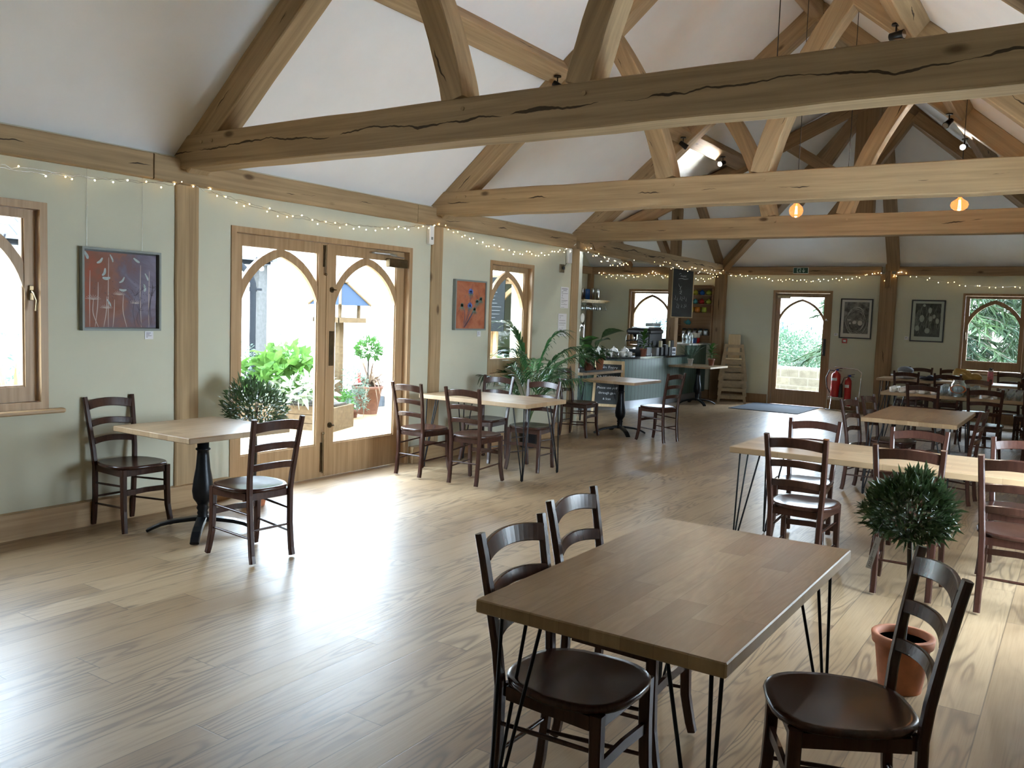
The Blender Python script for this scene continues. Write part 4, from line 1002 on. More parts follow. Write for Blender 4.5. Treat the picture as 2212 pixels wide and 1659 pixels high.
for (u, z) in ((3.55, 1.90), (3.58, 1.82), (3.64, 1.92), (3.60, 1.78), (3.72, 1.77), (3.73, 1.70), (3.84, 1.92), (3.92, 1.80), (3.45, 1.93), (3.90, 1.72), (3.62, 1.60)):
    a = rnd.uniform(0, PI); stroke(m3, [(u-.028*math.cos(a), z-.028*math.sin(a)), (u+.008*math.sin(a), z-.006), (u+.03*math.cos(a), z+.03*math.sin(a))], rnd.uniform(.012, .024), .0316)
for u, z in ((3.88, 1.70), (3.97, 1.72), (3.96, 1.66), (3.83, 1.66), (3.86, 1.55)):
    stroke(m2, [(u, 1.43), (u-.02, (z+1.43)/2), (u, z)], .004, .0318)
    for k in range(6): stroke(m2, [(u, z), (u+rnd.uniform(-.05, .05), z+rnd.uniform(.0, .06))], .003, .0318, 2)
for k in range(40): u, z = rnd.uniform(3.50, 3.97), rnd.uniform(1.60, 1.76); stroke(m2, [(u, z), (u+.004, z+.004)], .006, .032, 2)
m1.build('painted_stems', 'paint_stem', pc); tag(m2.build('painted_seed_heads', 'paint_dark', pc), kind='stuff'); tag(m3.build('painted_petals', 'paint_pale', pc), kind='stuff')
m = MB(tli)
for u in (3.47, 3.90): m.tube([(u, .006, 1.985), (u, .012, 2.55)], .0012, 4)
m.build('hanging_wire', 'steel', pc)
pc = framed('framed_painting', 'small orange painting of blue thistles in a grey frame', tli, 7.725, 8.325, 1.42, 1.99, .045, .018, 'grey_frame')
MB(tli).box(7.744, 8.306, .004, .034, 1.438, 1.972).build('canvas', 'canvas_thistle', pc)
m1 = MB(tli); m2 = MB(tli); m3 = MB(tli)
HD = [(8.02, 1.86), (8.01, 1.70), (8.15, 1.75), (8.10, 1.66), (8.22, 1.78), (7.86, 1.70)]
for (u, z) in HD: stroke(m2, [(u, z), ((u+7.92)/2+.03, (z+1.45)/2+.03), (7.90+.1*(u-8), 1.45)], .008, .0355)
for j, (u, z) in enumerate(HD):
    for k in range(11):
        a = k*2*PI/11; r = .05 if j < 2 else .033
        stroke(m1 if j < 2 else m3, [(u, z), (u+r*math.cos(a), z+r*.8*math.sin(a))], .016, .036, 2)
    for k in range(9):
        a = -.3-k*.32; stroke(m3, [(u, z-.02), (u+.07*math.cos(a), z-.02+.05*math.sin(a))], .005, .0362, 2)
for k in range(24): u, z = rnd.uniform(7.82, 8.22), rnd.uniform(1.5, 1.85); stroke(m2, [(u, z), (u+rnd.uniform(-.05, .05), z+.04)], .003, .0357, 2)
m2.build('painted_stems', 'paint_purple', pc); m1.build('painted_thistles', 'paint_blue', pc); m3.build('painted_leaves', 'paint_green', pc)
def price_card(tf, u0, u1, z0, z1, label):
    o = tag(MB(tf).box(u0, u1, .002, .005, z0, z1).build('price_card', 'paper'), label, 'label')
    m = MB(tf)
    for i, (a, b) in enumerate(((.15, .7), (.15, .55), (.15, .8), (.15, .35))): zz = z1-(z1-z0)*(.22+.17*i); m.box(u0+(u1-u0)*a, u0+(u1-u0)*b, .005, .0055, zz-.0018, zz+.0018)
    m.build('printing', 'ink', o)
price_card(tli, 3.925, 3.995, 1.335, 1.395, 'white price card under the large seed-head painting')
price_card(tli, 8.21, 8.28, 1.345, 1.41, 'white price card under the thistle painting')
price_card(tfi, -4.06, -3.99, 1.42, 1.47, 'white price card left of the nest print')
price_card(tfi, -2.80, -2.735, 1.40, 1.46, 'white price card left of the tulip print')
def notice(u0, u1, z0, z1, label, rows):
    o = tag(MB(tli).box(u0, u1, .003, .006, z0, z1).build('paper_notice', 'paper'), label, 'notice'); m = MB(tli); H = z1-z0; W = u1-u0
    for (f, a, b, h) in rows: m.box(u0+W*a, u0+W*b, .006, .0064, z1-H*f-h, z1-H*f)
    m.build('printing', 'ink', o)
notice(10.10, 10.31, 1.725, 2.01, 'upper of the two printed paper notices pinned beside the bar post', [(.08, .1, .85, .007), (.16, .3, .75, .006), (.21, .1, .35, .003), (.25, .1, .25, .003), (.30, .1, .9, .004), (.36, .15, .3, .003), (.40, .15, .28, .003), (.44, .15, .26, .003), (.49, .1, .25, .003), (.54, .1, .45, .003), (.63, .1, .9, .005), (.69, .1, .7, .003), (.73, .1, .4, .003), (.78, .5, .6, .003), (.82, .1, .85, .004), (.95, .1, .5, .003)])
notice(10.06, 10.28, 1.345, 1.65, 'lower of the two printed paper notices pinned beside the bar post', [(.09, .1, .6, .004), (.14, .15, .28, .003), (.18, .15, .27, .003), (.22, .15, .25, .003), (.30, .1, .85, .004), (.41, .1, .9, .005), (.50, .1, .75, .003), (.63, .4, .6, .003), (.66, .1, .3, .003), (.71, .1, .45, .005), (.77, .1, .7, .003), (.94, .1, .4, .003)])
# framed prints on the far wall
mat_canvas('print_nest', [(.035, .033, .03), (.10, .095, .088), (.19, .18, .165), (.30, .285, .26)], 9); mat_canvas('print_tulips', [(.025, .022, .022), (.06, .055, .052), (.10, .093, .088), (.16, .15, .14)], 6)
plain('print_light', (.46, .44, .40), .7, var=.15, scale=30); plain('print_dark', (.03, .028, .026), .7)
t_ = MATS['clear_glass']
pr = framed('framed_print', 'black-framed grey print of a nest with eggs, right of the exit door', tfi, -3.97, -3.385, 1.38, 2.14, .03, .022, 'black_frame')
MB(tfi).box(-3.95, -3.405, .006, .012, 1.40, 2.12).build('mount', 'mount_board', pr); MB(tfi).box(-3.90, -3.45, .012, .014, 1.475, 2.075).build('print', 'print_nest', pr)
m = MB(tfi); cx, cz = -3.68, 1.72
for k in range(70):
    a0 = rnd.uniform(0, 2*PI); rr = rnd.uniform(.14, .21); w_ = rnd.uniform(.5, 1.3)
    stroke(m, [(max(-3.895, min(-3.455, cx+rr*math.cos(a0+w_*q))), max(1.48, min(2.07, cz+rr*1.35*math.sin(a0+w_*q)))) for q in (0, .33, .66, 1)], .005, .0146, 3)
m.build('drawn_twigs', 'print_light', pr); m = MB(tfi)
for k in range(45):
    a0 = rnd.uniform(0, 2*PI); rr = rnd.uniform(.12, .20); w_ = rnd.uniform(.5, 1.3)
    stroke(m, [(max(-3.895, min(-3.455, cx+rr*math.cos(a0+w_*q))), max(1.48, min(2.07, cz+rr*1.35*math.sin(a0+w_*q)))) for q in (0, .33, .66, 1)], .005, .0149, 3)
m.build('drawn_shadows', 'print_dark', pr); m = MB(tfi)
for (u, z, a, b) in ((-3.70, 1.69, .038, .034), (-3.60, 1.68, .045, .048), (-3.78, 1.67, .02, .02), (-3.80, 1.735, .04, .014)): m.ball((u, .0145, z), 1, 14, 8, (a, .003, b))
m.build('drawn_eggs', 'print_light', pr)
pr = framed('framed_print', 'black-framed grey print of tulips, right of the centre post', tfi, -2.715, -2.15, 1.375, 2.14, .03, .022, 'black_frame')
MB(tfi).box(-2.695, -2.17, .006, .012, 1.395, 2.12).build('mount', 'mount_board', pr); MB(tfi).box(-2.645, -2.22, .012, .014, 1.47, 2.075).build('print', 'print_tulips', pr)
m = MB(tfi)
for k in range(60): u = rnd.uniform(-2.64, -2.23); z = rnd.uniform(1.5, 1.85); stroke(m, [(u, z), (u+rnd.uniform(-.04, .04), z+.1), (max(-2.64, min(-2.225, u+rnd.uniform(-.05, .05))), z+.2)], .003, .0146, 2)
for (u, z, a, b) in ((-2.53, 1.80, .04, .065), (-2.40, 1.95, .03, .055), (-2.385, 1.80, .032, .05), (-2.27, 1.76, .03, .05), (-2.50, 2.04, .025, .025), (-2.60, 1.62, .038, .05), (-2.43, 1.58, .045, .05), (-2.33, 1.84, .025, .04)): m.ball((u, .0145, z), 1, 12, 8, (a, .003, b))
m.build('drawn_tulips', 'print_light', pr)
MB(tfi).box(-2.695, -2.17, .022, .024, 1.395, 2.12).build('glazing', 'clear_glass', pr)
# fire alarm call point, exit sign, alarm boxes, socket
o = thing('fire_call_point', 'small red fire alarm call point under the nest print', 'alarm'); MB(tfi).rbox(-3.90, -3.81, .0, .035, 1.285, 1.375, .006).build('housing', 'red_paint', o); MB(tfi).box(-3.88, -3.83, .035, .038, 1.312, 1.348).build('break_panel', 'white_paint', o)
plain('sign_green', (.008, .055, .032), .5); plain('sign_white', (.50, .58, .52), .6)
o = thing('exit_sign', 'green running-man exit sign with a down arrow above the exit door', 'sign'); MB(tfi).rbox(-4.88, -4.59, .10, .135, 2.605, 2.725, .004).build('housing', 'white_paint', o)
MB(tfi).box(-4.872, -4.598, .135, .138, 2.612, 2.718).build('sign_panel', 'sign_green', o)
m = MB(tfi); bx = lambda a, b, c, d: m.box(a, b, .138, .1395, c, d)
# doorway with the running figure cut out of it
bx(-4.805, -4.765, 2.700, 2.708); bx(-4.808, -4.795, 2.652, 2.70); bx(-4.748, -4.735, 2.675, 2.708); bx(-4.765, -4.74, 2.702, 2.708)
m.prism([(-4.808, 2.625), (-4.765, 2.625), (-4.79, 2.648), (-4.808, 2.652)], .138, .1395); m.prism([(-4.752, 2.625), (-4.737, 2.625), (-4.737, 2.665), (-4.762, 2.672)], .138, .1395)
m.build('running_man_symbol', 'sign_white', o)
m = MB(tfi).box(-4.686, -4.674, .138, .1395, 2.635, 2.706); m.prism([(-4.705, 2.675), (-4.680, 2.640), (-4.655, 2.675), (-4.655, 2.655), (-4.680, 2.622), (-4.705, 2.655)], .138, .1395); m.build('down_arrow', 'sign_white', o)
m = MB(tli).rbox(7.235, 7.315, .0, .05, 2.33, 2.53, .008); o = tag(m.build('emergency_light', 'white_paint'), 'white slim box at the head of the post right of the double doors', 'box')
m = MB(tli).box(7.26, 7.29, .05, .052, 2.38, 2.41); m.build('grille', 'grey_frame', o)
o = thing('wifi_router', 'white box with aerials at the head of the post beside the bar', 'router'); MB(tli).rbox(10.19, 10.29, .012, .055, 2.33, 2.53, .008).build('case', 'white_paint', o)
MB(tli).tube([(10.20, .03, 2.53), (10.19, .03, 2.63)], .006, 6).build('aerial', 'white_paint', o); MB(tli).tube([(10.28, .03, 2.53), (10.30, .045, 2.56), (10.36, .06, 2.60)], .006, 6).build('aerial', 'white_paint', o)
MB(tli).tube([(10.2, .02, 2.33), (10.17, .012, 2.29), (10.15, .01, 2.31)], .003, 5).build('cable', 'black_satin', o)
o = tag(MB(tli).rbox(10.04, 10.16, .0, .012, 2.20, 2.31, .003).build('socket_plate', 'brass_dark'), 'dark brass socket plate high on the wall beside the bar post', 'socket'); MB(tli).rbox(10.11, 10.145, .012, .03, 2.24, 2.28, .003).build('plug', 'black_plastic', o)

# ================================================================== fairy lights
mat_emit('fairy_warm', (1, .62, .18), 2.6); mat_emit('fairy_white', (1, .88, .60), 2.6)
bulb0 = MB().ball((0, 0, 0), .0055, 8, 6).build('bulb', 'fairy_warm'); bulb1 = MB().ball((0, 0, 0), .0055, 8, 6).build('bulb', 'fairy_white'); _b = [False, False]
def fairy(label, pts, n, seed, r=.85, jit=.03, sc=1.0, strands=2):
    o = thing('fairy_lights', label, 'string lights'); rnd = random.Random(seed); P = [Vector(p) for p in pts]
    def at(t):
        t = max(0, min(.9999, t))*(len(P)-1); i = int(t); f = t-i; return P[i].lerp(P[i+1], f)
    m = MB()
    for s_ in range(strands): m.tube([at(i/60)+Vector((0, 0, (rnd.uniform(-.35, .35)*jit+s_*.012))) for i in range(61)], .0014*sc, 4, cap=False)
    m.build('wire', 'steel' if sc < 1.3 else 'brass_dark', o)
    for i in range(n):
        p = at((i+rnd.uniform(.1, .9))/n)+Vector((rnd.uniform(0, .012), rnd.uniform(-.01, .01), rnd.uniform(-jit, jit)))
        k = 0 if rnd.random() < .55 else 1; pr_ = (bulb0, bulb1)[k]; b = pr_ if not _b[k] else pr_.copy()
        if _b[k]: COL.objects.link(b)
        _b[k] = True; b.parent = o; b.location = p; b.scale = (sc,)*3
def sag(p, q, s, n=8): p, q = Vector(p), Vector(q); return [p.lerp(q, i/n)-Vector((0, 0, s*4*(i/n)*(1-i/n))) for i in range(n+1)]
fx = XL+.05
fairy('fairy lights along the left wall above the large painting, up to the first post', sag((fx, 1.6, 2.50), (fx, 4.28, 2.53), .07), 22, 1)
fairy('fairy lights sagging above the courtyard double doors', sag((fx, 4.3, 2.53), (fx, 7.42, 2.56), .15, 10), 34, 2)
fairy('fairy lights sagging above the small window and the thistle painting', sag((fx, 7.44, 2.55), (fx, 10.25, 2.52), .16, 10), 36, 3)
fairy('fairy lights draped along the cracked beam in front of the bar', sag((XL+.10, 10.5, 2.60), (-6.02, 12.6, 2.58), .16, 8)+sag((-6.02, 12.7, 2.60), (-6.2, 17.0, 2.62), .07, 10), 72, 4, jit=.05, sc=1.05)
fairy('fairy lights along the far wall of the bar', sag((-9.2, YF-.13, 2.58), (-7.9, YF-.13, 2.60), .06, 6)+sag((-7.8, YF-.13, 2.60), (-6.3, YF-.13, 2.60), .16, 8), 56, 5, jit=.045, sc=1.1)
fairy('fairy lights on the far wall above the exit door', sag((-6.2, YF-.13, 2.60), (-3.2, YF-.15, 2.62), .14, 10), 46, 6, sc=1.1)
fairy('fairy lights on the far wall above the tulip print and far right window', sag((-3.2, YF-.15, 2.50), (-2.95, YF-.15, 2.62), .02, 3)+sag((-2.9, YF-.13, 2.62), (.1, YF-.13, 2.55), .20, 10), 36, 7, sc=1.1)

# ================================================================== hanging bulbs and spotlights
mat_emit('filament', (1, .36, .08), 14, False)
t = NT('amber_glass'); tr = t.n('ShaderNodeBsdfTransparent', Color=(1, .62, .32)); gl = t.n('ShaderNodeBsdfGlossy', Color=(1, .8, .6), Roughness=.03); em = t.n('ShaderNodeEmission', Color=(1, .42, .14), Strength=.06)
lw = t.n('ShaderNodeLayerWeight', Blend=.3); mx = t.n('ShaderNodeMixShader', i0=t.math('MULTIPLY', lw.outputs['Facing'], .7), i1=tr.outputs[0], i2=gl.outputs[0]); ad = t.n('ShaderNodeAddShader', i0=mx.outputs[0], i1=em.outputs[0]); t.t.links.new(ad.outputs[0], t.out.inputs[0]); t.m.cycles.emission_sampling = 'NONE'
def pendant(label, x, y, z, ztop, sq=1.0, r=.07):
    o = thing('pendant_bulb', label, 'hanging lamp', (x, y, z))
    MB().lathe([(.001, -r*sq), (r*.5, -r*.87*sq), (r*.87, -r*.5*sq), (r, 0), (r*.87, r*.5*sq), (r*.5, r*.85*sq), (.018, r*1.15*sq), (.016, r*1.35*sq)], 24).build('bulb', 'amber_glass', o)
    MB().lathe([(.0, r*1.25*sq), (.019, r*1.25*sq), (.019, r*1.25*sq+.045), (.008, r*1.25*sq+.055), (0, r*1.25*sq+.055)], 14).build('lampholder', 'brass_dark', o)
    m = MB()
    for k in range(5): a = k*2*PI/5; m.tube([(.012*math.cos(a), .012*math.sin(a), -.035), (.007*math.cos(a+.5), .007*math.sin(a+.5), .045)], .0022, 5)
    m.build('filament', 'filament', o)
    MB().tube([(0, 0, r*1.25*sq+.05), (0, 0, ztop-z)], .0035, 6).build('cable', 'black_satin', o)
    l = bpy.data.lights.new('bulb_glow', 'POINT'); l.energy = PEND; l.color = (1, .55, .22); l.shadow_soft_size = .03; lo = bpy.data.objects.new('bulb_glow', l); COL.objects.link(lo); lo.parent = o; lo.location = (0, 0, -r*sq-.04)
pendant('round amber filament bulb hanging left of centre beyond the middle truss', -2.52, 8.9, 2.755, zl(-2.52))
pendant('flattened amber filament bulb hanging at the right beyond the middle truss', -1.055, 8.95, 2.76, zl(-1.055), .72, .078)
pendant('amber filament bulb hanging at the top edge behind the nearest truss', -2.86, 5.72, 3.945, 5.1)
pendant('amber filament bulb mostly hidden behind the nearest tie beam, right of centre', PX1[0], PX1[1], PX1[2], zl(PX1[0]))
pendant('amber filament bulb hidden behind the middle tie beam, between the two visible bulbs', PX2[0], PX2[1], PX2[2], zl(PX2[0]))
def spot(label, x, y, z, d, on, e=0):
    o = thing('spotlight', label, 'spotlight', (x, y, z)); d = Vector(d).normalized()
    MB().tube([(0, 0, .0), (0, 0, -.012)], .035, 14).build('base_plate', 'black_iron', o)
    MB().tube([(0, 0, -.01), (0, 0, -.06)], .007, 8).build('arm', 'black_iron', o)
    c = Vector((0, 0, -.09)); m = MB(); m.tube([c-d*.05, c-d*.045, c+d*.05, c+d*.062], [.018, .028, .034, .036], 14); m.build('lamp_head', 'black_iron', o)
    MB().tube([c+d*.0622, c+d*.066], .030, 14).build('lens', 'lamp_on' if on else 'steel', o)
    if on:
        l = bpy.data.lights.new('lamp_beam', 'SPOT'); l.energy = e; l.color = (1, .93, .80); l.spot_size = 2.2; l.spot_blend = .8; l.shadow_soft_size = .03; lo = bpy.data.objects.new('lamp_beam', l); COL.objects.link(lo); lo.parent = o; lo.location = c+d*.08
        lo.rotation_euler = d.to_track_quat('-Z', 'Y').to_euler()
mat_emit('lamp_on', (1, .96, .88), 90)
px, pz = -4.32, zl(-4.4)-.18; qx = -1.36
spot('unlit spotlight on the left purlin at the middle truss', px, 7.15, pz, (.5, .3, -.4), False)
spot('unlit spotlight on the left purlin at the furthest truss', px, 10.2, pz, (.5, .3, -.4), False)
spot('lit spotlight at the left of the far roof', px, 11.6, pz, (-.3, -1, -.35), True, SPOTE)
spot('lit spotlight at the right of the far roof', qx, 11.6, pz, (-.2, -1, -.30), True, SPOTE)
spot('unlit spotlight on the right purlin by the furthest truss', qx, 10.2, pz, (-.3, -.6, -.5), False)
spot('unlit spotlight on the right purlin at the middle truss', qx, 7.15, pz+.03, (.6, -.2, .0), False)
# ================================================================== the bar
def bez(P, n=10):
    out = []
    for i in range(len(P)-1):
        for k in range(n):
            t = k/n; a = P[max(0, i-1)]; b = P[i]; c = P[i+1]; e = P[min(len(P)-1, i+2)]
            out.append(tuple(.5*((2*b[j])+(c[j]-a[j])*t+(2*a[j]-5*b[j]+4*c[j]-e[j])*t*t+(3*b[j]-a[j]-3*c[j]+e[j])*t**3) for j in range(len(b))))
    out.append(P[-1]); return out
front = bez([(-9.40, 13.05), (-8.3, 12.98), (-7.45, 13.02), (-6.95, 13.35), (-6.72, 14.0), (-6.64, 15.0), (-6.62, 16.0), (-6.62, 17.40)], 8)
ct = thing('bar_counter', 'green panelled curved bar counter with a dark top', 'counter')
def strip(m, path, z0, z1, out=0.0, th=.03):
    n = len(path); L = []
    for i, p in enumerate(path):
        q0, q1 = Vector(path[max(0, i-1)]), Vector(path[min(n-1, i+1)]); d = (q1-q0).normalized(); nn = Vector((d.y, -d.x)); L.append((Vector(p)+nn*out, Vector(p)+nn*(out-th)))
    vs = []; fs = []
    for a, b in L: vs += [(a.x, a.y, z0), (a.x, a.y, z1), (b.x, b.y, z1), (b.x, b.y, z0)]
    for i in range(n-1):
        for k in range(4): fs.append((i*4+k, (i+1)*4+k, (i+1)*4+(k+1) % 4, i*4+(k+1) % 4))
    fs += [(3, 2, 1, 0), tuple((n-1)*4+k for k in range(4))]; m.add(vs, fs)
m = MB(); strip(m, front, .15, .90); m.build('panelling', 'counter_green', ct)
m = MB(); acc = 0.0; nxt = .1
for i in range(len(front)-1):
    a, b = Vector(front[i]), Vector(front[i+1]); L = (b-a).length; d = (b-a).normalized(); nn = Vector((d.y, -d.x))
    while nxt < acc+L:
        p = a+d*(nxt-acc)+nn*.001; m.add([(p.x-d.x*.004, p.y-d.y*.004, .15), (p.x+d.x*.004, p.y+d.y*.004, .15), (p.x+d.x*.004, p.y+d.y*.004, .90), (p.x-d.x*.004, p.y-d.y*.004, .90)], [(0, 1, 2, 3)]); nxt += .115
    acc += L
o_ = m.build('board_joints', 'black_satin', ct)
m = MB(); strip(m, front, 0.0, .15, -.05, .02); m.build('kickboard', 'kick_metal', ct)
low = [p for p in front if p[1] < 16.5]; 
m = MB(); strip(m, low, .90, .935, .05, .62); m.build('worktop', 'counter_top', ct)
hi = [p for p in front if p[1] >= 16.32]
m = MB(); strip(m, hi, .90, 1.12, .0, .05); m.build('raised_panelling', 'counter_green', ct); m = MB(); strip(m, hi, 1.12, 1.15, .04, .42); m.build('raised_top', 'white_paint', ct)
# chalkboard menu on the post
def board(name, label, cat, org, right, up, w, h, fw=.018):
    o = thing(name, label, cat); M = frame_M(org, right, up)
    tf = lambda p: M @ Vector((p.x, p.z, p.y)); m = MB(tf)
    for a in ((0, w, 0, fw), (0, w, h-fw, h), (0, fw, fw, h-fw), (w-fw, w, fw, h-fw)): m.box(a[0], a[1], -.012, .012, a[2], a[3])
    m.build('board_frame', 'pale_wood', o); MB(tf).box(fw, w-fw, -.008, .006, fw, h-fw).build('slate', 'chalkboard', o); return o, tf, M
cb, tf, M = board('menu_chalkboard', 'tall narrow chalkboard menu hanging on the bar post', 'chalkboard', (-6.83, 15.93, 1.665), (.93, .36, 0), (0, 0, 1), .42, 1.04)
m = MB(tf); S_ = lambda pts, w=.005: stroke(m, pts, w, .0066, 4)
S_([(.13, .84), (.15, .865), (.17, .85)]); S_([(.16, .80), (.17, .83), (.18, .80), (.20, .82), (.21, .79), (.23, .82), (.24, .79), (.26, .82), (.265, .78)]); S_([(.12, .755), (.18, .765), (.24, .75), (.31, .76)], .008)
S_([(.13, .66), (.14, .62), (.17, .58), (.15, .55)]); S_([(.19, .62), (.16, .56), (.20, .53)], .004); S_([(.15, .50), (.17, .52), (.19, .50), (.16, .47), (.20, .46)], .007)
for (u, z, hh) in ((.07, .36, .08), (.11, .34, .05), (.17, .36, .06), (.20, .34, .07), (.24, .37, .05), (.28, .33, .06), (.11, .2, .09), (.14, .19, .08), (.20, .21, .05), (.25, .2, .07), (.28, .22, .05)): S_([(u, z+hh), (u+.012, z+hh*.5), (u-.004, z), (u+.02, z-.005)], .0035)
m.build('chalk_writing', 'chalk', cb)
# A-board
ab = thing('a_board_sign', 'folding chalkboard sign lettered ONE WAY, half hidden by the pedestal table', 'sign', (-6.55, 12.86, 0), .34)
ab.location = (-6.72, 13.20, 0)
for sd in (0, 1):
    t_ = .12; sgn = -1 if sd == 0 else 1
    M = frame_M((-.25, sgn*.30, 0), (1, 0, 0), (0, -sgn*.29, .88)) if sd == 0 else frame_M((.25, .30, 0), (-1, 0, 0), (0, -.29, .88))
    tf = (lambda M: lambda p: M @ Vector((p.x, p.z, p.y)))(M)
    m = MB(tf)
    for a in ((0, .045, 0, .93), (.455, .5, 0, .93)): m.rbox(a[0], a[1], -.012, .012, a[2], a[3], .003)
    m.box(.045, .455, -.012, .012, .13, .175); m.box(.045, .455, -.012, .012, .87, .93); p_ = m.build('leg_frame', 'pale_wood', ab)
    MB(tf).box(.045, .455, -.005, .004, .175, .87).build('slate', 'chalkboard', ab)
    if sd == 0:
        for body, sz, zz in (('No Entry', .075, .79), ('ONE WAY', .10, .60), ('Please use path', .058, .44), ('through gate', .058, .35), ('& Scan', .05, .25)):
            T = txt('chalk_lettering', body, sz, 'chalk', ab, M @ frame_M((.25, zz, .0045), (1, 0, 0), (0, 1, 0)))
        m = MB(tf); stroke(m, [(.17, .545), (.25, .553), (.34, .55)], .014, .006); m.build('chalk_underline', 'chalk', ab)
# shelves with mugs beside the bar
sh = thing('mug_shelves', 'tall wooden shelf unit of coloured teapots and mugs on the far wall', 'shelf', (-6.86, YF-.01, 0))
W2 = .38
m = MB()
for sx in (-1, 1): m.box(sx*W2-.012*(sx > 0)*2+0, sx*W2+.012*(sx < 0)*2, -.16, 0, 1.16, 2.30)
m.box(-W2, W2, -.018, 0, 1.16, 2.34); m.prism([(-W2, 2.29), (W2-.0, 2.29), (W2-.06, 2.36), (-W2+.06, 2.36)], -.16, 0); m.build('carcass', 'shelf_pine', sh)
SZ = [2.155, 1.97, 1.79, 1.53, 1.31]
for z in SZ: MB().box(-W2+.02, W2-.02, -.16, -.018, z-.02, z).build('shelf_board', 'shelf_pine', sh)
COLS = dict(yellow=(.50, .44, .035), blue=(.02, .10, .36), turquoise=(.05, .26, .27), red=(.45, .02, .02), orange=(.60, .20, .02), lime=(.36, .42, .05))
for n_, c in COLS.items(): plain('china_'+n_, c, .2, coat=.5)
def pot_mesh(m, r, spout=True):
    m.lathe([(.0, .0), (r*.62, 0), (r*.95, r*.45), (r, r*.85), (r*.8, r*1.3), (r*.45, r*1.5), (r*.42, r*1.55), (r*.5, r*1.58), (0, r*1.75)], 18)
    m.ball((0, 0, r*1.82), r*.14, 8, 6)
    m.tube([(-r*.85, 0, r*1.2), (-r*1.45, 0, r*1.25), (-r*1.5, 0, r*.7), (-r*.9, 0, r*.45)], r*.11, 6)
    if spout: m.tube([(r*.8, 0, r*.55), (r*1.2, 0, r*.9), (r*1.45, 0, r*1.4)], [r*.24, r*.15, r*.1], 8)
    return m
def mug_mesh(m, r, h):
    m.lathe([(0, 0), (r*.8, 0), (r, h*.25), (r, h), (r*.88, h), (r*.85, h*.15), (0, h*.12)], 18); m.tube([(-r*.95, 0, h*.8), (-r*1.6, 0, h*.8), (-r*1.6, 0, h*.3), (-r*.95, 0, h*.25)], r*.13, 6); return m
rows = [(0, ['red', 'yellow', 'blue', 'lime'], 'top'), (1, ['yellow', 'turquoise', 'red', 'lime'], 'middle'), (2, ['yellow', 'orange', 'lime'], 'lower')]
for ri, cs, nm in rows:
    for i, c in enumerate(cs):
        x = -6.90+(-.13+.145*i if ri < 2 else -.07+.145*i); jug = (ri < 2 and i == 3)
        o = (pot_mesh(MB(), .06) if jug else mug_mesh(MB(), .055, .11) if ri == 2 else pot_mesh(MB(), .058, False)).build('teapot' if ri < 2 else 'mug', 'china_'+c, loc=(x, YF-.10, SZ[ri]+.0005))
        pos = ['first', 'second', 'third', 'last'][i] if ri < 2 else ['first', 'second', 'last'][i]
        tag(o, '%s %s, %s from the left on the %s mug shelf' % (c, 'teapot' if ri < 2 else 'mug', pos, nm), 'teapot' if ri < 2 else 'mug', 'coloured crockery on the mug shelves')
plain('jar_tea', (.30, .25, .12), .5); plain('jar_red', (.20, .06, .05), .5); plain('jar_white', (.5, .48, .44), .5)
for i, c in enumerate(('jar_tea', 'jar_tea', 'jar_red', 'jar_white', 'jar_white')):
    o = thing('storage_jar', '%s of the five black-lidded jars on the lowest shelf, counted from the left' % ['first', 'second', 'third', 'fourth', 'fifth'][i], 'jar', (-7.10+.12*i, YF-.09, SZ[4]), 0, 'storage jars on the bottom mug shelf')
    MB().rbox(-.045, .045, -.045, .045, 0, .12, .012).build('body', 'glassware', o); MB().rbox(-.038, .038, -.038, .038, .005, .095, .008).build('contents', c, o); MB().lathe([(0, .118), (.04, .118), (.042, .125), (.042, .14), (0, .145)], 16).build('lid', 'black_plastic', o)
    MB().box(-.03, .03, -.0475, -.046, .03, .08).build('jar_label', 'paper', o)
o = tag(pot_mesh(MB(), .06, False).build('teapot', 'china_turquoise', loc=(-7.02, YF-.1, SZ[3])), 'turquoise pot just below the menu chalkboard', 'teapot')
# glass rack and bottles on the left side of the bar
gr = thing('glass_rack', 'wooden shelf with hanging wine glasses at the left of the bar', 'shelf', (-9.08, YF-.35, 1.96))
MB().box(-.36, .16, -.9, .3, 0, .03).build('shelf_board', 'pale_wood', gr)
m = MB()
for k in range(5): m.box(-.34+.11*k, -.325+.11*k, -.88, .28, -.03, 0)
m.build('rail', 'pale_wood', gr)
gp = None
for i in range(5):
    for j in range(4):
        o = MB().lathe([(.032, 0), (.03, -.002), (.004, -.01), (.0035, -.08), (.012, -.09), (.034, -.125), (.036, -.155), (.029, -.19), (.0275, -.19), (.034, -.155), (.03, -.125), (.0, -.1)], 14).build('wine_glass', 'glassware') if gp is None else gp.copy()
        if gp is not None: COL.objects.link(o)
        gp = gp or o; o.location = (-9.36+.11*i, YF-1.15+.3*j, 1.955)
        tag(o, 'wine glasses hanging upside down under the rack at the left of the bar', 'glass', 'wine glasses hanging in the rack')
for i, (x, r, h, mt) in enumerate(((-9.36, .045, .26, 'steel'), (-9.24, .055, .24, 'china_blue'), (-9.10, .04, .26, 'steel'), (-8.99, .04, .25, 'steel'))):
    o = MB().lathe([(0, 0), (r, 0), (r, h*.92), (r*.9, h), (0, h)], 18).build('cocktail_shaker', mt, loc=(x, YF-.5, 1.9905)); tag(o, ['first steel canister on the shelf over the wine glasses', 'dark blue canister over the wine glasses', 'third canister, steel, over the wine glasses', 'last steel canister on the shelf over the wine glasses'][i], 'canister', 'canisters above the wine glasses')
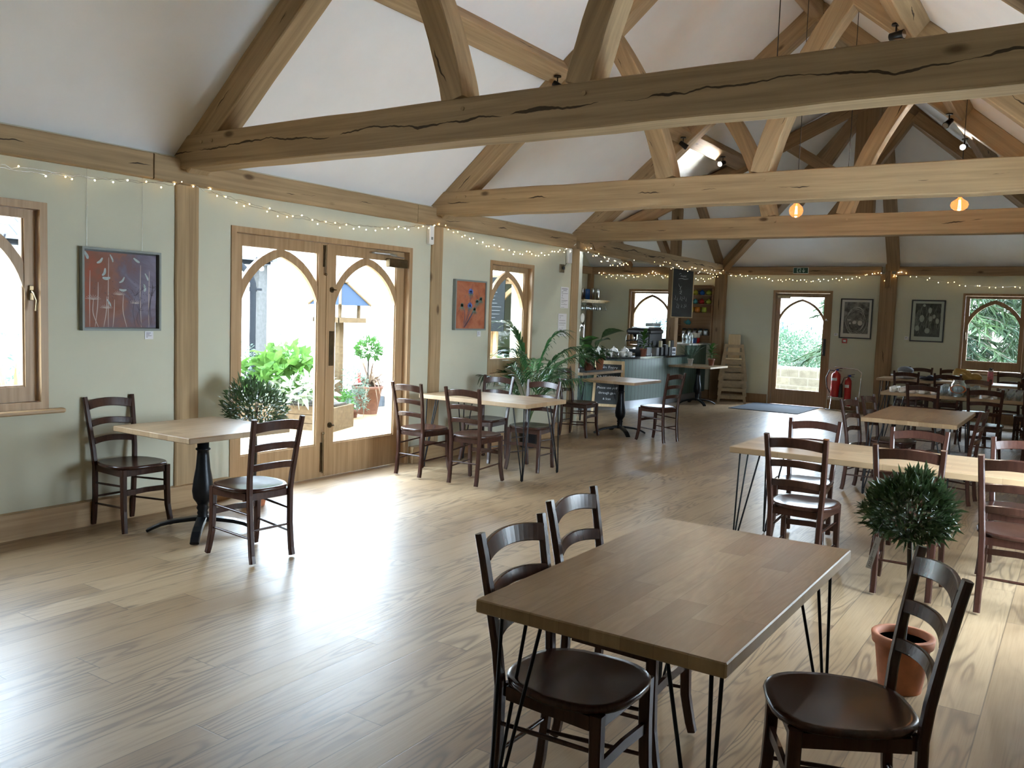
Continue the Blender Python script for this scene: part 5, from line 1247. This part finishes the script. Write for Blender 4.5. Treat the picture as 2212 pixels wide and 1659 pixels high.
# beer fonts
for i in range(2):
    o = thing('beer_font', ['left chrome beer font with a white oval badge', 'right chrome beer font with a white oval badge'][i], 'beer tap', (-7.52+.11*i, 13.45, .9355))
    o.scale = (1, 1, 1.5); m = MB().lathe([(0, 0), (.045, 0), (.03, .02), (.022, .05), (.022, .36), (0, .37)], 16); m.tube([(0, 0, .33), (0, -.07, .36), (0, -.12, .34), (0, -.13, .28)], .014, 8); m.build('column', 'chrome', o)
    MB().lathe([(0, .37), (.012, .37), (.02, .44), (0, .5)], 10).build('handle', 'black_plastic', o); MB().ball((0, -.03, .44), 1, 14, 8, (.04, .008, .055)).build('badge', 'white_china', o)
# espresso machine etc on the worktop
es = thing('espresso_machine', 'black two-group espresso machine on the bar', 'coffee machine', (-7.16, 15.42, .9355), -PI/2+.12)
MB().rbox(-.42, .42, -.24, .26, .03, .10, .01).build('base', 'black_iron', es); MB().rbox(-.42, .42, .02, .26, .10, .42, .02).build('boiler_housing', 'black_satin', es); MB().rbox(-.44, .44, -.2, .28, .38, .50, .04).build('top_housing', 'black_satin', es)
MB().rbox(-.40, .40, -.22, .02, .10, .112, .003).build('drip_tray', 'chrome', es)
for sx in (-.2, .2):
    MB().lathe([(0, .26), (.035, .26), (.04, .30), (.04, .39), (0, .39)], 16, (sx, -.1, 0)).build('group_head', 'chrome', es)
    MB().tube([(sx, -.13, .27), (sx, -.27, .25)], .013, 8).build('portafilter', 'black_plastic', es)
for sx in (-.4, .4): MB().tube([(sx, -.14, .38), (sx, -.2, .36), (sx*.95, -.22, .18)], .006, 6).build('steam_wand', 'chrome', es)
MB().rbox(-.41, .41, -.1, .24, .5, .53, .01).build('cup_rail', 'steel', es)
MB().tube([(-.445, .0, .44), (-.46, .0, .44)], .055, 16).build('end_cap', 'chrome', es)
cg = thing('coffee_grinder', 'black coffee grinder with a clear hopper beside the espresso machine', 'grinder', (-7.08, 16.38, .9355), -PI/2)
MB().rbox(-.09, .09, -.12, .14, 0, .30, .02).build('body', 'black_satin', cg); MB().lathe([(.05, .30), (.09, .38), (.1, .47), (.1, .475), (0, .48)], 18).build('hopper', 'glassware', cg); MB().rbox(-.06, .06, -.135, -.12, .12, .2, .003).build('display', 'grey_frame', cg)
o = tag(MB().rbox(-.17, .17, -.09, .09, 0, .11, .02).build('plastic_tub', 'glassware', loc=(-7.1, 15.72, 1.466), rot=(0, 0, 1.5)), 'clear plastic tub on top of the espresso machine', 'tub')
MB().rbox(-.16, .16, -.08, .08, .01, .075, .01).build('contents', 'paper', o)
st_items = [('till_screen', 'black till screen at the end of the dark worktop', 'till', (-6.80, 15.98), (.03, .17, .28), 'black_plastic'), ('leaflet_holder', 'black leaflet holder on the worktop in front of the coffee grinder', 'holder', (-6.74, 15.55), (.03, .13, .20), 'black_plastic'), ('display_box', 'dark box on the worktop right of the potted plant', 'box', (-6.88, 14.86), (.12, .22, .16), 'black_satin'), ('display_box', 'grey-blue box on the worktop left of the white price notice', 'box', (-6.76, 15.14), (.05, .12, .15), 'slate')]
for n_, l_, c_, (x, y), (a, b, h), mt in st_items: tag(MB().rbox(-a, a, -b/2, b/2, 0, h, .006).build(n_, mt, loc=(x, y, .9355)), l_, c_)
o = thing('counter_notice', 'small white notice with dark panels standing on the worktop', 'notice', (-6.68, 15.82, .936), PI/2-.15); MB().rbox(-.07, .07, -.004, .004, 0, .15, .002).build('card', 'paper', o)
m = MB(); m.box(-.055, .055, -.0055, -.004, .075, .13); m.box(-.055, -.01, -.0055, -.004, .02, .05); m.box(.0, .055, -.0055, -.004, .02, .045); m.build('printing', 'ink', o)
for i, (x, y, mt) in enumerate(((-6.70, 15.36, 'jar_tea'), (-6.68, 15.70, 'jar_tea'))): tag(MB().rbox(-.02, .02, -.045, .045, 0, .12, .004).build('snack_box', mt, loc=(x-.06, y, 1.09 if i else 1.09)), ['yellow packet leaning left among the things on the bar', 'yellow packet above the white counter notice'][i], 'packet')
for i, (x, y) in enumerate(((-6.76, 15.36), (-6.74, 15.70))): tag(MB().rbox(-.04, .04, -.055, .055, 0, .154, .004).build('display_box', 'black_satin', loc=(x, y, .9355)), ['black box under the left yellow packet', 'black box under the right yellow packet'][i], 'box')
# crockery on the worktop
cupm = None
def cup(x, y, z, label, grp, mat='white_china', r=.04, h=.065, rz=0, kind='cup', flip=False):
    o = mug_mesh(MB(), r, h).build(kind, mat, loc=(x, y, z+(h if flip else 0)), rot=((PI if flip else 0), 0, rz)); return tag(o, label, kind, grp)
k = 0
for i in range(6):
    for j in range(2):
        u_ = (i+.5*j)/6; cup(-7.10+.30*u_**.7-.13*j, 13.42+.98*u_**1.3+.06*j, .936, 'white cups and mugs in a row along the front of the dark bar top', 'cups lined up on the bar top', 'white_china' if (i+j) % 3 else 'glassware', .042, .08, rnd.uniform(0, 6), 'mug')
for i, (x, y) in enumerate(((-7.30, 13.85), (-7.14, 14.15), (-7.05, 14.42))):
    o = thing('teapot', ['left white teapot behind the cups on the bar', 'middle white teapot behind the cups on the bar', 'right white teapot behind the cups on the bar'][i], 'teapot', (x, y, .936), .5+i); pot_mesh(MB(), .085).build('body', 'white_china', o)
for i in range(4):
    o = MB().lathe([(0, 0), (.05, 0), (.11, .02), (.115, .025), (.05, .012), (0, .012)], 20).build('plate', 'white_china', loc=(-7.34, 13.42, .936+.012*i)); tag(o, 'white plates stacked at the left of the bar top', 'plate', 'stack of plates on the bar')
for i, (c1, c2) in enumerate((('china_blue', 'white_china'), ('china_red', 'white_china'))):
    x, y = -6.78, 17.08+.17*i
    cup(x, y, 1.151, '%s lower mug on the raised end of the bar' % ['blue', 'red'][i], 'mugs on the raised end of the bar', c1, .065, .11, 2, 'mug'); cup(x, y, 1.262, 'white mug standing on the %s mug' % ['blue', 'red'][i], 'mugs on the raised end of the bar', c2, .065, .10, 2, 'mug')
gj = [(-6.72, 16.45, .05, .2), (-6.72, 16.62, .045, .17), (-6.74, 16.80, .05, .22)]
for i, (x, y, r, h) in enumerate(gj): tag(MB().lathe([(0, 0), (r, 0), (r, h*.8), (r*.7, h), (r*.62, h), (r*.9, h*.78), (r*.9, .01), (0, .01)], 18).build('glass_jar', 'glassware', loc=(x, y, 1.151)), ['left', 'middle', 'right'][i]+' clear glass jar on the raised end of the bar', 'jar')

# ================================================================== indoor plants
def pot_plant(label, x, y, z, r, h, kind, seed, S_=1.0, mat='leaf_deep', potm='terracotta_dark'):
    o = thing('potted_plant', label, 'potted plant', (x, y, z)); pot_geo(r*.72, r, h, .008, .025, 20, .008).build('pot', potm, o); MB().lathe([(0, h-.02), (r-.01, h-.02)], 16).build('soil', 'soil', o)
    rnd = random.Random(seed); m = MB(); st_ = MB()
    if kind == 'broad':
        for i in range(34):
            a = rnd.uniform(0, 2*PI); e = rnd.uniform(.25, 1.5); d = Vector((math.cos(a), math.sin(a), e)).normalized(); L0 = S_*rnd.uniform(.10, .24); b = Vector((0, 0, h)); tip = b+d*L0
            st_.tube([b, b+d*L0*.5+Vector((0, 0, .01)), tip], .003, 5); leaf_geo(m, tip, d+Vector((0, 0, -.35)), S_*rnd.uniform(.12, .2), S_*rnd.uniform(.05, .085), .25, .5, 4, rnd.uniform(-.5, .5), 'oval')
        st_.build('stems', 'stem_green', o)
    elif kind == 'giant':
        for i in range(6):
            a = i*2*PI/6+rnd.uniform(-.3, .3); d = Vector((math.cos(a)*.55, math.sin(a)*.55, 1)).normalized(); L0 = S_*rnd.uniform(.2, .4); b = Vector((0, 0, h)); tip = b+d*L0
            st_.tube([b, tip], .007, 6); leaf_geo(m, tip, d+Vector((math.cos(a)*.6, math.sin(a)*.6, -.1)), S_*rnd.uniform(.32, .45), S_*rnd.uniform(.15, .2), .3, .35, 6, rnd.uniform(-.8, .8), 'oval')
        st_.build('stems', 'stem_green', o)
    elif kind == 'dieff':
        st_.tube([(0, 0, h-.02), (.01, 0, h+.12*S_)], .012, 7).build('stems', 'stem_green', o)
        for i in range(20):
            a = i*2.4; zz = h+.02+.011*i*S_; d = Vector((math.cos(a), math.sin(a), .35+.06*i)); leaf_geo(m, (0, 0, zz), d, S_*rnd.uniform(.17, .25), S_*.062, .3, .45, 5, rnd.uniform(-.3, .3), 'oval')
    elif kind == 'brom':
        st_.tube([(0, 0, h-.02), (0, 0, h+.05)], .02, 8).build('stems', 'stem_green', o)
        m = strap_plant((0, 0, h), 16, .36*S_, .045*S_, seed, .6, .35, .55)
    m.build('leaves', mat, o); return o
tz = .7525
pot_plant('left clay pot of dark broad leaves on the plant tray', -6.70, 11.96, tz+.007, .075, .14, 'broad', 1, 1.15)
pot_plant('middle clay pot of pointed green leaves on the plant tray', -6.60, 12.20, tz+.007, .07, .13, 'broad', 2, 1.0)
pot_plant('taller clay pot of green leaves at the right of the plant tray', -6.54, 12.48, tz+.007, .07, .20, 'broad', 3, 1.0, potm='terracotta')
pot_plant('large-leaved bright green plant at the back of the plant tray', -6.84, 12.16, tz+.007, .08, .15, 'giant', 4, .85, 'leaf_mid')
pot_plant('tall plant with huge dark purple-green leaves behind the tray', -6.78, 12.60, tz+.007, .09, .18, 'giant', 5, 1.15, 'black_leaf' if 'black_leaf' in MATS else 'leaf_olive')
tr = thing('plant_tray', 'black plastic tray under the potted plants at the end of the bar', 'tray', (-6.69, 12.26, tz)); MB().rbox(-.26, .26, -.42, .50, 0, .006, .002).build('tray_base', 'black_plastic', tr)
m = MB(); m.sweep([(-.26, -.42, .015), (.26, -.42, .015)], .01, .03); m.sweep([(-.26, .5, .015), (.26, .5, .015)], .01, .03); m.sweep([(-.26, -.42, .015), (-.26, .5, .015)], .01, .03); m.sweep([(.26, -.42, .015), (.26, .5, .015)], .01, .03); m.build('tray_rim', 'black_plastic', tr)
tag(MB().rbox(-.03, .03, -.004, .004, 0, .06, .002).build('price_card', 'paper', loc=(-6.565, 11.80, .7525), rot=(0, 0, .5)), 'small white price card in front of the left clay pot', 'label')
pot_plant('clay-potted plant with long mottled leaves on the dark bar top', -6.74, 14.56, .936, .065, .14, 'dieff', 6, 1.15, 'leaf_mid')
pot_plant('striped spiky plant in a glass-like square pot on the far pedestal table', -6.28, 15.70, .7605, .055, .13, 'brom', 7, 1.25, 'leaf_grey', 'print_light')
pot_plant('clay-potted green plant at the right of the far pedestal table', -6.02, 16.12, .7605, .062, .13, 'dieff', 8, 1.0, 'leaf_mid')
# palm in a dark pot
pp = thing('potted_palm', 'tall potted palm in a dark pot by the small window', 'palm', (-5.62, 8.93, 0)); pot_geo(.10, .135, .27, .008, .03).build('pot', 'black_plastic', pp); MB().lathe([(0, .25), (.125, .25)], 18).build('soil', 'soil', pp)
rnd = random.Random(12)
FR = [(-2.2, 1.55, .30), (-1.5, 1.2, .5), (.2, 1.25, .55), (.9, 1.1, .62), (2.0, 1.0, .5), (2.9, 1.05, .6), (-2.9, .95, .62), (-.6, .95, .66), (-.1, .8, .7), (1.4, .8, .6), (-1.9, .8, .7), (.6, 1.45, .32)]
for i, (a, H_, out_) in enumerate(FR):
    st_ = MB(); m = MB(); d = Vector((math.cos(a), math.sin(a), 0)); L = []
    for k in range(13):
        t = k/12; L.append(Vector((0, 0, .25))+d*(out_*t**1.6)+Vector((0, 0, H_*(t*1.15-.35*t**3))))
    st_.tube(L, .006, 6, .0025)
    for k in range(20):
        t = .42+.58*k/19; q = t*12; j = min(11, int(q)); p = L[j].lerp(L[j+1], q-j); dr = (L[j+1]-L[j]).normalized(); sd = dr.cross(Vector((0, 0, 1))).normalized()
        for s_ in (-1, 1): leaf_geo(m, p, dr*.75+sd*s_*.62+Vector((0, 0, .12)), .34*(1.1-.55*abs(t-.62)), .026, .35, .55*rnd.uniform(.6, 1.3), 4, rnd.uniform(-.3, .3), 'strap')
    fr_ = m.build('frond', 'leaf_deep', pp); st_.build('stalk', 'stem_green', fr_)
# potted olives (ball on a stem)
def olive(label, x, y, potz, H_, R, seed, ph=.34, pr=(.10, .15), tagp=False, n=1500):
    o = thing('potted_olive', label, 'potted tree', (x, y, 0)); pot_geo(pr[0], pr[1], ph, .012, .045).build('pot', 'terracotta', o); MB().lathe([(0, ph-.03), (pr[1]-.012, ph-.03)], 20).build('soil', 'soil', o)
    m = MB(); rnd = random.Random(seed); m.tube([(0, 0, ph-.05), (.01, .005, ph+(H_-ph)*.4), (-.005, .01, H_-R*.6)], .013, 8, .010)
    for k in range(14): d = rdir(rnd, -.2, 1); m.tube([(-.005, .01, H_-R*.7), (d.x*R*.5, d.y*R*.5, H_+d.z*R*.5-.02)], .004, 5, .002)
    m.build('trunk', 'bark', o); ball_foliage((0, 0, H_), R, n, .058, .0165, seed, .92, -.75, .55, .10).build('foliage', 'leaf_olive', o); return o
olive('clipped olive in a clay pot by the double doors, behind the pedestal table', -5.55, 4.66, 0, .80, .255, 81, .2, (.085, .12), n=1700)
ol = olive('potted olive tree with a hanging price tag between the foreground and long tables', -.585, 4.15, 0, .81, .195, 82, .25, (.09, .122), n=1900)
M_ = frame_M((-.135, -.17, .565), (.22, .06, .97), (-.95, -.1, .22))
tg_ = tag(MB(lambda p: M_ @ p).box(-.0, .145, -.012, .012, 0, .0006).build('plant_tag', 'paper', ol)); 
tg_.rotation_euler = (0, 0, 0)
txt('tag_lettering', "Lavender 'Olive'", .011, 'ink', tg_, M_ @ frame_M((.045, .0, .0008), (1, 0, 0), (0, 1, 0)), 'LEFT', .0001); txt('tag_lettering', '£25.00', .016, 'ink', tg_, M_ @ frame_M((.008, -.006, .0008), (1, 0, 0), (0, 1, 0)), 'LEFT', .0001)
MB().tube([(-.10, -.16, .705), (-.105, -.165, .74), (-.09, -.14, .78)], .0015, 4).build('tag_string', 'black_satin', ol)

# ================================================================== floor things
tag(MB().rbox(-5.50, -4.22, 15.75, 17.30, .0005, .012, .003).build('door_mat', 'mat_fibre'), 'dark grey entrance mat inside the exit door', 'mat')
# fire extinguishers
def ext(label, x, y, z, r, h, horn):
    o = thing('fire_extinguisher', label, 'fire extinguisher', (x, y, z)); MB().lathe([(0, 0), (r*.95, 0), (r, .012), (r, h*.78), (r*.92, h*.86), (r*.5, h*.94), (r*.25, h*.96), (r*.25, h), (0, h)], 24).build('cylinder', 'red_paint', o)
    m = MB(); m.sweep([(-.02, 0, h+.02), (.11, 0, h+.045)], .018, .012); m.sweep([(-.02, 0, h+.0), (.10, 0, h+.0)], .018, .010); m.build('handle', 'black_plastic', o); MB().rbox(.0, .045, -.015, .015, h-.005, h+.03, .004).build('valve', 'blue_plastic', o)
    if horn: MB().tube([(.02, -.02, h), (-.07, -.05, h-.03), (-.105, -.07, h*.72)], .009, 8).build('hose', 'black_satin', o); MB().tube([(-.105, -.07, h*.75), (-.11, -.07, h*.70), (-.115, -.07, h*.28)], [.015, .03, .038], 12).build('horn', 'black_satin', o)
    else: MB().tube([(-.01, 0, h-.01), (-.12, -.02, h+.0), (-.175, -.03, h*.72), (-.15, -.03, h*.35), (-.09, -.03, h*.14)], .010, 8).build('hose', 'black_satin', o)
    m = MB(); 
    for (z0, z1, w) in ((.62, .72, 1.1),): 
        n = 8; vs = []; 
        for i in range(n+1): a = -PI/2-.3-w/2*1.4+w*1.4*i/n; vs += [(r*1.004*math.cos(a), r*1.004*math.sin(a), h*z0), (r*1.004*math.cos(a), r*1.004*math.sin(a), h*z1)]
        m.add(vs, [(2*i, 2*i+2, 2*i+3, 2*i+1) for i in range(n)])
    m.build('instruction_label', 'paper', o); return o
ext('larger red fire extinguisher with a looped hose beside the exit door', -3.93, YF-.20, .26, .085, .50, False)
ext('slimmer red fire extinguisher with a black horn, on the right of the pair', -3.70, YF-.20, .10, .062, .56, True)
es_ = thing('extinguisher_stand', 'chrome tubular stand holding the two fire extinguishers', 'stand', (-3.81, YF-.2, 0))
m = MB(); m.tube([(.30, .06, .01), (.31, .08, .5), (.32, .09, .74), (.25, .1, .80), (-.18, .12, .82)], .011, 8); m.tube([(-.26, -.10, .012), (-.20, .0, .012), (-.19, .04, .25), (-.18, .1, .25)], .011, 8); m.tube([(-.26, -.10, .012), (.2, -.12, .012), (.3, .06, .012)], .011, 8); m.build('tube_frame', 'chrome', es_)
m = MB(); m.rbox(-.22, .0, -.10, .10, .245, .258, .003); m.rbox(.02, .2, -.09, .09, .085, .098, .003); m.build('shelf_plate', 'steel', es_)
plain('chair_pine', (.34, .25, .135), .5, var=.15)
# stacked high chairs
hc0 = None
for i in range(4):
    if i == 0:
        hc = thing('high_chair', 'x', 'high chair'); b, t_w, Ht = .26, .16, .72
        for sy in (-1, 1):
            m = MB()
            for sx in (-1, 1): m.sweep([(sx*b, sy*b, 0), (sx*t_w, sy*(t_w+.01), Ht)], .045, .022, (0, 1, 0))
            m.sweep([(-t_w, sy*(t_w+.01), Ht-.03), (t_w, sy*(t_w+.01), Ht-.03)], .02, .06); m.sweep([(-b*.9, sy*b*.92, .12), (b*.9, sy*b*.92, .12)], .02, .06); m.sweep([(-b*.78, sy*b*.8, .36), (b*.78, sy*b*.8, .36)], .02, .06); m.build('side_frame', 'chair_pine', hc)
        for sx in (-1, 1):
            for z in (.10, .34, .56, Ht-.03): m = MB(); f_ = 1-z/Ht*.36; m.sweep([(sx*b*f_, -b*f_, z), (sx*b*f_, b*f_, z)], .02, .045); m.build('side_rail', 'chair_pine', hc)
        MB().rbox(-.17, .17, -.18, .18, .42, .435, .004).build('seat', 'pale_wood', hc); MB().rbox(-.12, .12, .15, .165, .62, .92, .01).build('back', 'pale_wood', hc)
        hc0 = hc; h = hc
    else: h = copy_tree(hc0)
    h.location = (-5.86, 16.93, .15*i); h.rotation_euler = (0, 0, .35); h['label'] = ['lowest', 'second lowest', 'third', 'topmost'][i]+' of the stacked wooden high chairs right of the bar'; h['group'] = 'stacked wooden high chairs'
# ================================================================== crowded tables
Z1 = .756
gl0 = {}
def copy_or(kind, fn, mat):
    if kind not in gl0: gl0[kind] = fn().build(kind, mat); return gl0[kind]
    o = gl0[kind].copy(); COL.objects.link(o); return o
rnd = random.Random(77)
jar = lambda: MB().lathe([(0, .002), (.036, .002), (.040, .02), (.040, .085), (.033, .10), (.034, .125), (.031, .125), (.030, .10), (.037, .083), (.037, .012), (0, .010)], 16)
tum = lambda: MB().lathe([(0, .001), (.03, .001), (.038, .10), (.036, .10), (.028, .008), (0, .007)], 16)
def spread(kind, fn, mat, x0, x1, y0, y1, nx, ny, z, label, cat, grp, flip=False, rr=True):
    for i in range(nx):
        for j in range(ny):
            o = copy_or(kind, fn, mat); x = x0+(x1-x0)*(i/(max(1, nx-1))); y = y0+(y1-y0)*(j/(max(1, ny-1)))
            o.location = (x+rnd.uniform(-.008, .008), y+rnd.uniform(-.008, .008), z); o.rotation_euler = (0, 0, rnd.uniform(0, 6) if rr else 0); tag(o, label, cat, grp)
cpm = lambda: mug_mesh(MB(), .042, .065)
spread('tea_cup', cpm, 'white_china', -2.12, -1.62, 12.52, 12.86, 5, 4, Z1, 'white cups set out at the left of the table of glasses', 'cup', 'white cups at the left of the glasses table')
spread('glass_jar', jar, 'glassware', -1.52, -1.16, 12.5, 13.1, 4, 6, Z1, 'handled glass jars at the middle of the table of glasses', 'glass', 'glass jars at the middle of the glasses table')
spread('tea_cup', cpm, 'white_china', -1.02, -.90, 12.6, 13.1, 2, 4, Z1, 'white cups right of the glass jars on the table of glasses', 'cup', 'white cups at the middle of the glasses table')
spread('tumbler', tum, 'glassware', -.84, -.46, 12.5, 13.12, 5, 6, Z1, 'clear tumblers at the right of the table of glasses', 'glass', 'tumblers at the right of the glasses table')
pj_ = thing('glass_jug', 'large clear glass jug with an orange seal on the table of glasses', 'jug', (-1.32, 12.47, Z1)); MB().lathe([(0, .002), (.075, .002), (.085, .03), (.085, .16), (.06, .20), (.065, .215), (.06, .215), (.055, .20), (.08, .16), (.08, .03), (0, .012)], 22).build('body', 'glassware', pj_)
a_ = [(.088*math.cos(q*PI/10), .02-.088*abs(math.sin(q*PI/10))*.3-.06, .10+.05*math.sin(q*PI/10)) for q in range(20)]; plain('seal_orange', (.75, .14, .02), .5); MB().tube(a_, .006, 6, closed=True).build('rubber_seal', 'seal_orange', pj_)
sj = thing('steel_jug', 'polished steel jug with a blue-tinted handle on the table of glasses', 'jug', (-.36, 12.56, Z1)); MB().lathe([(0, 0), (.055, 0), (.06, .01), (.058, .14), (.05, .16), (.055, .17), (.05, .17), (.045, .155), (.05, .01), (0, .008)], 20).build('body', 'chrome', sj); MB().tube([(.055, 0, .14), (.095, 0, .13), (.095, 0, .05), (.058, 0, .04)], .007, 6).build('handle', 'chrome', sj)
cr = thing('wooden_crate', 'weathered wooden crate at the right end of the table of glasses', 'crate', (-.22, 12.85, Z1)); m = MB()
for k in range(2): m.box(-.09, .09, -.16, -.15, .005+k*.085, .085+k*.085); m.box(-.09, .09, .15, .16, .005+k*.085, .085+k*.085); m.box(-.1, -.09, -.16, .16, .005+k*.085, .085+k*.085); m.box(.09, .1, -.16, .16, .005+k*.085, .085+k*.085)
m.build('slats', 'grey_weathered', cr)
# rear table: cap, clothes, bag, bottle
plain('cap_grey', (.17, .18, .20), .85, var=.2, scale=60); plain('cloth_white', (.55, .53, .54), .9, var=.1); plain('cloth_dark', (.03, .032, .045), .9, var=.4, scale=12); plain('bag_mustard', (.42, .26, .07), .7, var=.2, scale=10); plain('bottle_pink', (.48, .13, .15), .4, var=.45, scale=45)
cap = thing('flat_cap', 'grey cap lying on a bundle at the left of the rearmost table', 'cap', (-2.52, 16.0, Z1+.11)); MB().ball((0, 0, .035), .13, 18, 10, (1, .95, .5)).build('crown', 'cap_grey', cap); m = MB(); m.prism([(.12*math.cos(a*.3-.9)*1.0+.0, .12*math.sin(a*.3-.9)) for a in range(7)]+[(.02, .0)], .0, .008, 'z'); m.tf = None; m.build('peak', 'cap_grey', cap)
def bundle(name, label, cat, x, y, z, sx, sy, sz, mat, seed):
    rnd = random.Random(seed); m = MB(); m.ball((0, 0, 0), 1, 26, 14, (1, 1, 1)); ph = [rnd.uniform(0, 6) for _ in range(6)]
    for i, (a, b, c) in enumerate(m.v):
        f = 1+.16*math.sin(5*a+ph[0]+2*c)+.13*math.sin(7*b+ph[1])+.08*math.sin(11*a+9*b+ph[2]); m.v[i] = (a*sx*f, b*sy*f, max(-.0, (c*.5+.5))*sz*f*(1-.25*abs(a)))
    return tag(m.build(name, mat, loc=(x, y, z)), label, cat)
bundle('folded_clothes', 'pale bundle under the grey cap on the rearmost table', 'clothes', -2.5, 16.02, Z1, .22, .18, .12, 'cloth_white', 1)
bundle('scarf', 'dark and white scarf beside the cap on the rearmost table', 'clothes', -2.12, 15.95, Z1, .18, .13, .07, 'cloth_dark', 2)
bg_ = bundle('cloth_bag', 'mustard-yellow cloth bag slumped on the rearmost table', 'bag', -1.62, 15.95, Z1, .25, .13, .20, 'bag_mustard', 3)
MB().tube([(-.12, 0, .14), (-.06, -.04, .22), (.06, -.05, .20), (.14, -.02, .10)], .010, 6).build('strap', 'bag_mustard', bg_)
bundle('jacket', 'black jacket heaped at the right of the rearmost table', 'clothes', -.52, 15.9, Z1, .24, .2, .17, 'cloth_dark', 4)
bundle('striped_scarf', 'grey checked scarf on top of the black jacket', 'clothes', -.44, 15.88, Z1+.165, .15, .12, .07, 'cap_grey', 5)
wbt = thing('water_bottle', 'pink patterned water bottle with a dark cap on the rearmost table', 'bottle', (-1.24, 15.93, Z1)); MB().lathe([(0, 0), (.042, 0), (.044, .01), (.044, .19), (.04, .205)], 20).build('body', 'bottle_pink', wbt); MB().lathe([(.04, .205), (.030, .232), (.0, .235)], 20).build('shoulder', 'steel', wbt); MB().lathe([(0, .232), (.026, .232), (.026, .262), (0, .264)], 16).build('cap', 'black_plastic', wbt)
# ------------------------------------------------------------------ sky and lamps
w = bpy.data.worlds.new('sky'); S.world = w; w.use_nodes = True; nt = w.node_tree; nt.nodes.clear()
out = nt.nodes.new('ShaderNodeOutputWorld'); bg = nt.nodes.new('ShaderNodeBackground')
tc = nt.nodes.new('ShaderNodeTexCoord'); sp = nt.nodes.new('ShaderNodeSeparateXYZ'); rp = nt.nodes.new('ShaderNodeValToRGB')
nz = nt.nodes.new('ShaderNodeTexNoise'); nz.inputs['Scale'].default_value = 2.5; nz.inputs['Detail'].default_value = 4
mxr = nt.nodes.new('ShaderNodeMix'); mxr.data_type = 'RGBA'
nt.links.new(tc.outputs['Generated'], sp.inputs[0]); nt.links.new(sp.outputs[2], rp.inputs[0]); nt.links.new(tc.outputs['Generated'], nz.inputs[0])
e = rp.color_ramp.elements; e[0].position = 0; e[0].color = (.74, .85, 1, 1); e[1].position = .7; e[1].color = (.60, .75, 1, 1)
nt.links.new(nz.outputs[0], mxr.inputs[0]); nt.links.new(rp.outputs[0], mxr.inputs[6]); mxr.inputs[7].default_value = (.78, .87, 1, 1)
nt.links.new(mxr.outputs[2], bg.inputs[0]); bg.inputs[1].default_value = SKY
nt.links.new(bg.outputs[0], out.inputs[0])
# portals in the openings help the sampler only
def portal(loc, sx, sy, d):
    l = bpy.data.lights.new('window_portal', 'AREA'); l.shape = 'RECTANGLE'; l.size = sx; l.size_y = sy; l.cycles.is_portal = True
    o = bpy.data.objects.new('window_portal', l); COL.objects.link(o); o.location = loc
    o.rotation_euler = Vector(d).to_track_quat('-Z', 'Y').to_euler()
portal((XL-.35, 5.86, 1.15), 2.2, 2.2, (1, 0, 0)); portal((XL-.35, 2.25, 1.55), 1.8, 1.4, (1, 0, 0)); portal((XL-.35, 8.9, 1.55), .9, 1.3, (1, 0, 0))
portal(((FD[0]+FD[1])/2, YF+.35, 1.2), 1.0, 2.0, (0, -1, 0)); portal(((FW[0]+FW[1])/2, YF+.35, 1.55), .95, 1.3, (0, -1, 0)); portal(((BW[0]+BW[1])/2, YF+.35, 1.6), .95, 1.2, (0, -1, 0))
for h in RW: portal((XR+.36, (h[0]+h[1])/2, 1.15), 2.2, 2.2, (-1, 0, 0))

# ------------------------------------------------------------------ camera
cam = bpy.data.cameras.new('camera'); co = bpy.data.objects.new('camera', cam); COL.objects.link(co)
Rr = [[0.8328146144496755, 0.5524660233556706, 0.03465704829627027], [0.07330140792386243, -0.04800790750754232, -0.9961536750989411], [-0.5486772471639569, 0.8321517492947539, -0.08047822432349767]]
r, d, f = map(Vector, Rr)
M = Matrix((r, -d, -f)).transposed().to_4x4(); M.translation = (0, 0, 1.62); co.matrix_world = M
cam.sensor_width = 36; cam.lens = 1868.1/2212*36; cam.clip_start = .05; cam.clip_end = 2000
S.camera = co
S.view_settings.view_transform = 'Standard'; S.view_settings.look = 'None'; S.view_settings.gamma = 1; S.view_settings.use_curve_mapping = False
S.view_settings.exposure = EXPO
S.cycles.use_denoising = True; S.cycles.max_bounces = 14; S.cycles.diffuse_bounces = 8; S.cycles.glossy_bounces = 5; S.cycles.transparent_max_bounces = 24; S.cycles.transmission_bounces = 8
S.cycles.sample_clamp_indirect = 12; S.cycles.caustics_reflective = False; S.cycles.caustics_refractive = False
